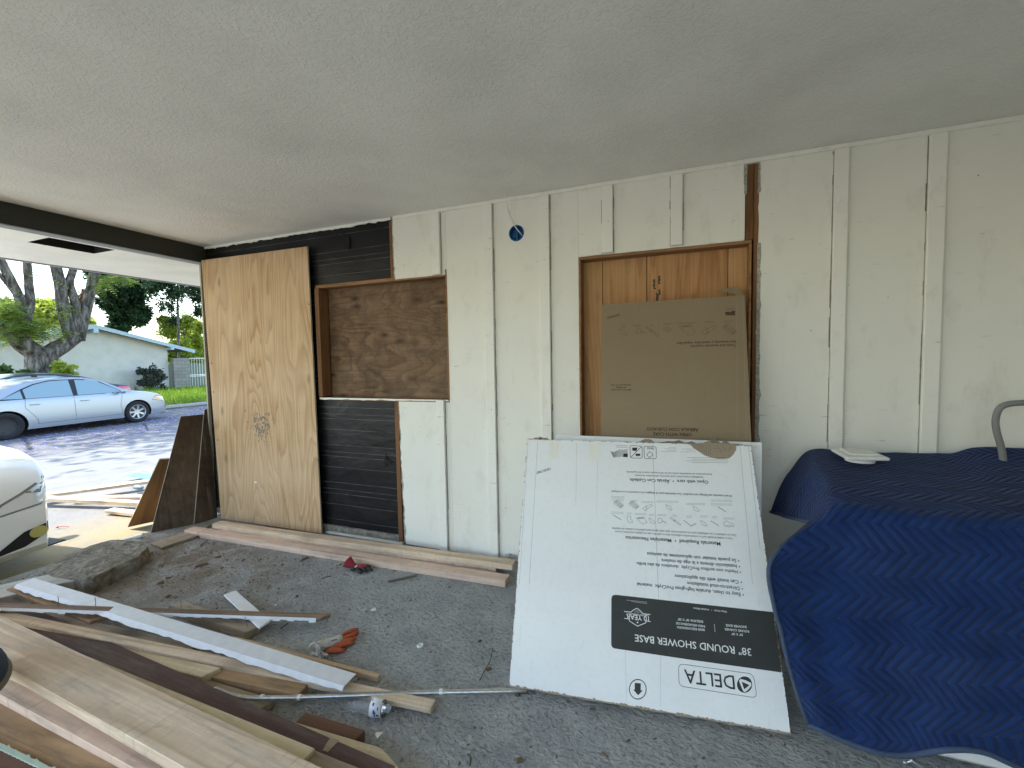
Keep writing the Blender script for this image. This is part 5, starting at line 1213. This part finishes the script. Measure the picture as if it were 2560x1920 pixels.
        patch('headlight', [Vector((2.1, sgn*.9, .80)), Vector((2.55, sgn*.55, .66)), Vector((2.6, sgn*.48, .60)), Vector((2.45, sgn*.75, .60)), Vector((2.05, sgn*1.0, .72))], (-1, -sgn*.75, -.25), m_lens, .005)
        patch('turn_signal', [Vector((2.0, sgn*1.0, .74)), Vector((2.12, sgn*.97, .77)), Vector((2.22, sgn*.93, .68)), Vector((2.06, sgn*.97, .68))], (-.6, -sgn*1, -.1), m_amber, .008)
        patch('tail_light', [Vector((-2.1, sgn*1.0, .98)), Vector((-2.6, sgn*.6, .95)), Vector((-2.6, sgn*.6, .78)), Vector((-2.1, sgn*1.0, .80))], (1, -sgn*.75, 0), m_red, .006)
        patch('fog_recess', [Vector((3, sgn*.30, .27)), Vector((3, sgn*.50, .40)), Vector((3, sgn*.66, .43)), Vector((3, sgn*.66, .36)), Vector((3, sgn*.5, .29))], (-1, 0, 0), m_black, .004)
        patch('fog_light', [Vector((3, sgn*(.58+.055*cos(t*pi/6)), .375+.042*sin(t*pi/6))) for t in range(12)], (-1, 0, 0), m_fog, .010)
    patch('windscreen', [(.66, -.6, 3), (.66, .6, 3), (1.2, .7, 3), (1.2, -.7, 3)], (0, 0, -1), m_cglass, .004)
    patch('rear_window', [(-1.5, -.62, 3), (-1.5, .62, 3), (-1.05, .55, 3), (-1.05, -.55, 3)], (0, 0, -1), m_cglass, .004)
    patch('grille', [(3, -.34, .60), (3, .34, .60), (3, .42, .69), (3, -.42, .69)], (-1, 0, 0), m_lens, .005)
    patch('lower_grille', [(3, -.36, .25), (3, .36, .25), (3, .28, .39), (3, -.28, .39)], (-1, 0, 0), m_black, .005)
    patch('bumper_gap', [(3, -.6, .575), (3, .6, .575), (3, .6, .582), (3, -.6, .582)], (-1, 0, 0), m_black, .003)
    lb = MB(); lb.box((-2.3, -.8, .205), (2.32, .8, .215)); lb.build('underbody', m_black, car)
    wi = MB()
    for wx_ in (1.42, -1.36):
        for sgn in (-1, 1):
            whl = bpy.data.objects.new('wheel', None); C.objects.link(whl); whl.parent = car; whl.location = (wx_, sgn*.80, .33)
            Mw = Matrix.Rotation(-sgn*pi/2, 4, 'X')
            def wpt(nm, mbb, mt, smooth=True):
                oo = mbb.build(nm, mt, smooth=smooth); oo.parent = whl; return oo
            t_ = MB(); t_.lathe([(.2, -.10), (.29, -.10), (.325, -.07), (.33, -.02), (.33, .05), (.32, .085), (.29, .10), (.235, .10), (.215, .085), (.2, .07)], 36, Mw); wpt('tyre', t_, m_rubber)
            hubm = m_rim if (wx_ > 0 or not rear_wheel) else m_steel
            r_ = MB(); r_.lathe([(0, .055), (.2, .05), (.216, .06), (.22, .09), (.212, .09), (.205, .07)], 30, Mw); wpt('rim', r_, hubm if hubm == m_steel else m_rim)
            s2 = MB()
            for k in range(7):
                a0 = 2*pi*k/7
                if hubm is m_rim:
                    vs_ = [Mw @ Vector((rr_*cos(a0+da), rr_*sin(a0+da), zz_)) for rr_, da, zz_ in ((.075, -.26, .064), (.075, .26, .064), (.195, .26, .062), (.195, -.26, .062))]; vs_ = [Mw @ Vector((rr_*cos(a0+da), rr_*sin(a0+da), .066)) for rr_, da in ((.08, -.13), (.195, -.28), (.2, 0), (.195, .28), (.08, .13))]
                    s2.add(vs_, [(0, 1, 2, 3, 4)])
                else: s2.lathe([(0, .0565), (.018, .0565)], 10, Mw @ Matrix.Translation((.15*cos(a0), .15*sin(a0), 0)))
            wpt('rim_opening', s2, m_black, False)
    return car
def place_car(car, loc, rz, s_=1.0):
    car.location = loc; car.rotation_euler = (0, 0, rz); car.scale = (s_, s_, s_)
rear = P(15, 1101, 2, -.264); front = P(351, 1055, 2, -.264)
dcar = (front-rear); ang = math.atan2(dcar.y, dcar.x); sc_ = dcar.length/2.78
ctr = (front+rear)/2; nrm = Vector((sin(ang), -cos(ang), 0)); 

c1 = make_car('silver_sedan', 'silver four door sedan parked across the street under the tree', m_silver, True)
place_car(c1, ctr-nrm*.9*sc_-dcar.normalized()*.03*sc_, ang, sc_)
c1.location.z = -.266; c1.scale = (sc_*.975, sc_, sc_*.89)
c2 = make_car('white_sedan', 'nose of a bright white car on the driveway at left edge', m_cream, False)
nose = PD(128, 1310, 3.55)

place_car(c2, (nose.x-1.98, nose.y-1.05, -.175), radians(7), .98)
c3 = make_car('dark_sedan', 'dark parked car showing only its roofline and red tail light', m_darkcar, False)
tl_ = P(327, 972, 0, -13.2)
place_car(c3, (tl_.x-.75, tl_.y-2.30, tl_.z-.86), pi/2+pi, 1.0)
# ---------------- petals and asphalt debris
mb = MB(); rr = random.Random(17)
cx0, cy0 = c1.location.x, c1.location.y
for k in range(13000):
    y = rr.uniform(-1, 15); x = rr.gauss(-10.3, 1.5) if rr.random() < .7 else rr.uniform(-14.2, -7.6)
    if x > -7.3 or x < -14.25: continue
    if rr.random() > (.35+.65*abs(noise.noise(Vector((x*.8, y*.8, 0)))*2)): continue
    s_ = rr.uniform(.014, .036); a0 = rr.uniform(0, 6); h_ = rr.uniform(.002, .012)
    mb.add([(x+s_*cos(a0), y+s_*sin(a0), -.266+h_), (x+.45*s_*cos(a0+1.8), y+.45*s_*sin(a0+1.8), -.265), (x-s_*cos(a0), y-s_*sin(a0), -.265+h_*.5), (x+.45*s_*cos(a0-1.8), y+.45*s_*sin(a0-1.8), -.265+h_)], [(0, 1, 2, 3)])
tag(mb.build('fallen_petals', m_petal, recalc=False), 'lavender petals scattered over the asphalt around the silver car', 'petals', kind='stuff')
# ---------------- house
HX = -24; ap_ = P(222, 812, 0, HX); re = P(472, 875, 0, HX); rw = P(418, 875, 0, HX); bs = P(420, 975, 0, HX)
HY1 = rw.y; HZB = -.05; ridge_y = ap_.y; HY0 = ridge_y-(HY1-ridge_y)*2.2
slope = (ap_.z-re.z)/(re.y-ap_.y)
hs = thing('neighbour_house', 'pale grey stucco house with low gable roof across the street', 'house', (HX-4, ridge_y, 0))
def rz_(y): return ap_.z-slope*abs(y-ridge_y)
mb = MB(); polyv = [(HX, HY0, HZB), (HX, HY1, HZB), (HX, HY1, rz_(HY1)-.12), (HX, ridge_y, ap_.z-.14), (HX, HY0, rz_(HY0)-.12)]
mb.prism(polyv, (-9, 0, 0)); mb.build('wall', m_hstucco, hs)
for sgn, ye in ((1, re.y), (-1, ridge_y-(re.y-ridge_y)*2.05)):
    mb = MB(); z1 = rz_(ye)
    mb.hexa([(HX+.55, ridge_y, ap_.z-.10), (HX+.55, ye, z1-.10), (HX-9.5, ye, z1-.10), (HX-9.5, ridge_y, ap_.z-.10), (HX+.55, ridge_y, ap_.z), (HX+.55, ye, z1), (HX-9.5, ye, z1), (HX-9.5, ridge_y, ap_.z)]); mb.build('roof', m_shingle, hs)
    mb = MB(); mb.hexa([(HX+.56, ridge_y, ap_.z-.2), (HX+.56, ye, z1-.2), (HX+.52, ye, z1-.2), (HX+.52, ridge_y, ap_.z-.2), (HX+.59, ridge_y, ap_.z-.01), (HX+.59, ye, z1-.01), (HX+.552, ye, z1-.01), (HX+.552, ridge_y, ap_.z-.01)]); mb.build('fascia', m_fascia, hs)
mb = MB(); mb.box((HX+.0, ridge_y-.1, ap_.z-.42), (HX+.6, ridge_y+.1, ap_.z-.2)); mb.box((HX+.0, HY1-.1, rz_(HY1)-.32), (HX+.55, HY1+.05, rz_(HY1)-.18)); mb.build('rafter_end', m_fascia, hs)
# block wall, gate
cmr = P(470, 895, 0, HX+.3); gtr = P(530, 894, 0, HX+.3)
mb = MB(); mb.box((HX+.2, HY1+.05, -.15), (HX+.4, cmr.y, cmr.z)); tag(mb.build('block_wall', m_cmu, origin=(HX+.3, (HY1+cmr.y)/2, -.15)), 'grey concrete block wall beside the neighbour house', 'wall')
mb = MB()
g_ = thing('iron_gate', 'white iron bar gate right of the block wall', 'gate', (HX+.3, cmr.y+.6, -.1))
gy0, gy1 = cmr.y+.03, gtr.y; gt = cmr.z
mb.tube([(HX+.3, gy0, -.1), (HX+.3, gy0, gt)], .035, 6); mb.tube([(HX+.3, gy1, -.1), (HX+.3, gy1, gt)], .035, 6)
for z in (-.02, .72, .8, gt-.02): mb.tube([(HX+.3, gy0, z), (HX+.3, gy1, z)], .025, 6)
mb.build('gate_frame', m_gate, g_)
mb = MB(); n = 9
for k in range(1, n): y = gy0+(gy1-gy0)*k/n; mb.tube([(HX+.3, y, -.02), (HX+.3, y, gt)], .014, 6)
mb.build('gate_bar', m_gate, g_)
mb = MB(); mb.box((HX-1.6, gy0-.5, -.1), (HX-1.55, gy1+2.5, 1.5)); tag(mb.build('yard_fence', m_glassg, origin=(HX-1.6, gy0, 0)), 'dull green fence seen through the bars of the white gate', 'fence')
mb = MB(); mb.box((HX+.42, HY1-4.2, -.06), (HX+.95, HY1+.3, .06)); tag(mb.build('planter_kerb', m_kerb, origin=(HX+.7, HY1-2, -.06)), 'low concrete planter edge along the neighbour house', 'planter')
# ---------------- vegetation
def leaves(mb, cen, rad, n, size, rr, clumps=9, aspect=1.8, droop=0):
    cs = [(Vector(cen)+Vector((rr.gauss(0, .45)*rad[0], rr.gauss(0, .45)*rad[1], rr.gauss(0, .45)*rad[2])), rr.uniform(.3, .62)) for _ in range(clumps*2)]
    for k in range(n):
        c_, r_ = rr.choice(cs); v = Vector((rr.gauss(0, 1), rr.gauss(0, 1), rr.gauss(0, 1))); v = v*.55
        p = c_+Vector((v.x*rad[0], v.y*rad[1], v.z*rad[2]))*r_
        d = Vector((rr.uniform(-1, 1), rr.uniform(-1, 1), rr.uniform(-1, .6)-droop)).normalized(); e = d.orthogonal().normalized(); e = Matrix.Rotation(rr.uniform(0, 6), 3, d) @ e
        s_ = size*rr.uniform(.6, 1.3); mb.add([p, p+d*s_*.5+e*s_*.5/aspect, p+d*s_, p+d*s_*.5-e*s_*.5/aspect], [(0, 1, 2, 3)])
def plantthing(name, label, cat, base, parts, group=None):
    t = thing(name, label, cat, base, group)
    for nm, mbq, mt, smq in parts: mbq.build(nm, mt, t, smooth=smq, recalc=not nm.startswith(('crown', 'foliage')))
    return t
rr = random.Random(31)
# jacaranda-like street tree, trunk at X=-18
TX = -17.5
def tp_(px, py, dx=0): return P(px, py, 0, TX+dx)
tk = MB()
def limb(pp, rad): pts = bez([tp_(*p) for p in pp], 6); L = len(pts); rs = [.86*(rad[0]+(rad[1]-rad[0])*i/(L-1)) for i in range(L)]; rs = [r_*(1+.10*noise.noise(pts[i]*2.2)) for i, r_ in enumerate(rs)]; tk.tube(pts, rs, 12)
base = tp_(98, 975); base.z = -.15
limb([(98, 1000), (96, 950), (104, 900), (104, 880)], [.52, .46])
limb([(100, 905), (130, 880), (160, 862), (190, 842)], [.36, .27]); limb([(196, 850), (205, 810), (215, 775), (230, 712), (240, 660), (250, 590)], [.24, .17])
limb([(185, 848), (188, 810), (188, 756), (174, 709), (182, 676), (192, 620)], [.20, .12]); limb([(180, 850), (165, 800), (155, 750), (151, 712), (140, 666), (128, 590)], [.25, .19])
limb([(108, 905), (85, 880), (60, 862), (35, 835), (0, 805), (-60, 770)], [.36, .26]); limb([(50, 855), (60, 820), (62, 790)], [.24, .22])
limb([(62, 800), (54, 760), (40, 725), (14, 676), (-12, 620)], [.20, .12]); limb([(64, 795), (75, 760), (72, 710), (68, 659), (66, 590)], [.17, .11]); limb([(40, 740), (20, 712), (0, 688), (-30, 640)], [.08, .05])
cr_ = MB()
def frond(p0, L_, rr):
    d = Vector((rr.uniform(-1, 1), rr.uniform(-1, 1), rr.uniform(-.5, .25))).normalized(); e = d.cross(Vector((0, 0, 1))).normalized(); n = 7
    for k in range(1, n+1):
        p = p0+d*L_*k/n-Vector((0, 0, .25*L_*(k/n)**2)); w_ = L_*.30*sin(pi*(k/n)*.85+.3)
        for s in (-1, 1): q = p+e*s*w_-Vector((0, 0, w_*.25)); t = d*L_*.045; cr_.add([p-t, q-t*.6, q+t*.6, p+t], [(0, 1, 2, 3)])
for (px, py, sx, sy, n) in ((20, 770, 30, 20, 130), (50, 805, 35, 18, 130), (10, 830, 20, 20, 60), (70, 828, 30, 14, 70), (120, 820, 50, 14, 60), (165, 775, 20, 12, 35), (300, 690, 40, 14, 50), (250, 700, 22, 20, 40), (60, 700, 60, 60, 14)):
    for k in range(n): p = P(px+rr.gauss(0, sx*.5), py+rr.gauss(0, sy*.5), 0, TX+rr.uniform(-1.2, 1.0)); frond(p, rr.uniform(.35, .6), rr)
for k in range(220): frond(Vector((TX+rr.gauss(0, 2.4), base.y+rr.gauss(0, 2.6), rr.uniform(7, 9.5))), .7, rr)
leaves(cr_, (TX+.5, base.y-.8, 8.6), (5.2, 6.5, 1.6), 9000, .38, rr, 26, 2.2)
plantthing('street_tree', 'grey forked street tree with feathery leaves behind the silver sedan', 'tree', base, [('trunk', tk, m_bark, True), ('crown', cr_, m_leafj, False)])
# dark evergreen behind house right part
def bigtree(name, label, cx, X, items, mat, size, n, seed, trunkpx, tr_r=.25, cl=10, basez=0):
    rr = random.Random(seed); cr2 = MB(); tk2 = MB()
    b = P(*trunkpx[0], 0, X); b.z = basez
    tk2.tube(bez([b]+[P(*t, 0, X) for t in trunkpx[1:]], 5), [tr_r*(1-.6*i/(len(trunkpx)*5-5)) for i in range((len(trunkpx)-1)*5+1)], 10)
    for (px, py, rpx, k) in items:
        c_ = P(px, py, 0, X+rr.uniform(-.8, .8)); rad = rpx*(P(px+1, py, 0, X)-P(px, py, 0, X)).length*.8
        leaves(cr2, c_, (rad, rad, rad), int(n*k), size, rr, cl)
    return plantthing(name, label, 'tree', b, [('trunk', tk2, mat and m_bark, True), ('crown', cr2, mat, False)])
bigtree('evergreen_tree', 'dark green dense tree rising behind the house gable', 0, -30, [(250, 700, 35, 1.2), (280, 730, 34, 1.6), (320, 690, 45, 1.8), (310, 775, 36, 1.8), (345, 790, 26, .9), (330, 740, 40, 2), (280, 655, 50, 1.3), (230, 660, 26, .6), (360, 660, 50, 1.2), (300, 810, 24, .9), (265, 760, 20, .6), (385, 700, 30, .7)], m_leafd, .22, 4200, 3, [(300, 960), (305, 850), (310, 720), (300, 640)], .35)
bigtree('airy_tree', 'thin dark tree with open drooping branches beside the wall corner', 0, -27, [(400, 700, 42, .6), (440, 730, 36, .45), (480, 715, 34, .6), (420, 770, 22, .22), (455, 680, 50, .8), (500, 740, 24, .4), (380, 720, 20, .22), (498, 780, 20, .22), (436, 800, 14, .16)], m_leafd, .17, 2600, 5, [(448, 960), (446, 830), (444, 740), (446, 670)], .10, 16)
bigtree('yellow_green_tree', 'sunlit yellow green tree above the block wall and gate', 0, -28, [(430, 830, 26, 1), (460, 810, 24, .8), (480, 850, 28, 1), (450, 870, 26, .8), (500, 820, 22, .8), (410, 800, 12, .3), (500, 870, 20, .6), (440, 890, 30, 1), (490, 895, 30, 1), (530, 880, 30, 1)], m_leafy, .19, 2600, 8, [(465, 990), (463, 900), (460, 830)], .14, 9)
bigtree('yellow_green_tree', 'broad yellow green tree behind the forked street tree', 0, -38, [(20, 785, 46, 1.4), (70, 780, 40, 1.4), (120, 778, 40, 1.4), (170, 785, 36, 1.3), (110, 820, 36, .8), (215, 810, 18, .5), (-40, 790, 50, 1), (60, 830, 40, .8), (235, 830, 14, .3)], m_leafy, .30, 3200, 9, [(110, 960), (110, 850), (112, 800)], .3, 9)
bigtree('red_leaf_tree', 'reddish brown tree crown seen between the street tree stems', 0, -34, [(208, 745, 20, .8), (205, 770, 14, .5)], mk_leaf('reddish_leaves', (.09, .07, .03), (.22, .15, .07), .3), .2, 1200, 10, [(208, 960), (208, 850), (207, 770)], .1, 8)
# shrubs
def shrub(name, label, items, X, mat, size, n, seed, basepx):
    rr = random.Random(seed); cr2 = MB(); tk2 = MB(); b = P(*basepx, 0, X)
    for (px, py, rpx) in items:
        c_ = P(px, py, 0, X+rr.uniform(-.1, .1)); rad = rpx*(P(px+1, py, 0, X)-P(px, py, 0, X)).length
        leaves(cr2, c_, (rad, rad, rad*.8), n, size, rr, 5); tk2.tube([b, b.lerp(c_, .5)+Vector((0, 0, .05)), c_], [.03, .022, .01], 6)
    return plantthing(name, label, 'shrub', b, [('stem', tk2, m_bark, True), ('foliage', cr2, mat, False)])
shrub('shrub', 'rounded dusky shrub with dark leaf rosettes against the house wall', [(380, 926, 13), (362, 933, 12), (395, 932, 12), (352, 930, 8), (375, 945, 14), (395, 950, 12), (362, 955, 10), (380, 962, 14), (350, 957, 7), (405, 945, 8)], HX+.9, m_leafs, .16, 220, 4, (382, 978))
shrub('shrub', 'small dark round shrub at the foot of the rosette shrub', [(410, 967, 8), (406, 970, 6)], HX+1.0, m_leafd, .1, 200, 6, (409, 976))
shrub('shrub', 'light green leafy shrub at the right of the tree trunk', [(140, 925, 16), (160, 920, 16), (150, 910, 12), (172, 928, 12), (130, 938, 12), (165, 938, 14)], -16.6, m_leafy, .13, 190, 7, (150, 960))
shrub('shrub', 'dull green shrub left of the tree trunk behind the car roof', [(10, 935, 20), (40, 940, 18), (62, 932, 12), (-20, 935, 20)], -16.8, m_leafm, .16, 240, 8, (20, 960))
# grass on the verge
mb = MB(); rr = random.Random(14)
for k in range(15000):
    x = rr.uniform(-23.2, -14.55); y = rr.uniform(6, 19); z = terrain_z(x)
    h_ = rr.uniform(.08, .30)*(.5+.9*abs(noise.noise(Vector((x, y, 0))))+.2); a0 = rr.uniform(0, 6); w_ = .012+.01*rr.random()
    tip = Vector((x+rr.gauss(0, .08), y+rr.gauss(0, .08), z+h_)); e = Vector((cos(a0)*w_, sin(a0)*w_, 0)); b = Vector((x, y, z-.01))
    mb.add([b-e, b+e, b.lerp(tip, .6)+e*.7, tip, b.lerp(tip, .6)-e*.7], [(0, 1, 2, 3, 4)])
tag(mb.build('verge_grass', m_grass, recalc=False), 'bright green tufted grass on the verge across the street', 'grass', kind='stuff')
# spiky bedding plants along house wall
for i, (px, lab) in enumerate(((325, 'spiky bedding plant just left of the rosette shrub'), (340, 'spiky bedding plant touching the rosette shrub'), (300, 'spiky bedding plant furthest left along the house wall'))):
    mb = MB(); b = P(px, 978, 0, HX+.8); b.z = 0
    for k in range(16): a0 = rr.uniform(0, 6); t = b+Vector((.14*cos(a0), .14*sin(a0), rr.uniform(.25, .5))); e = Vector((-sin(a0), cos(a0), 0))*.015; mb.add([b-e, b+e, t], [(0, 1, 2)])
    tag(mb.build('bedding_plant', m_leafm, origin=b, recalc=False), lab, 'plant', 'spiky plants along the house wall')
# front verge soil next to the driveway
mb = MB(); mb.add([(-.21, 5.0, -.12), (-.21, 40, -.12), (-6.9, 40, -.24), (-6.9, 5.0, -.24)], [(0, 1, 2, 3)]); struct(mb.build('front_lawn', m_grass))
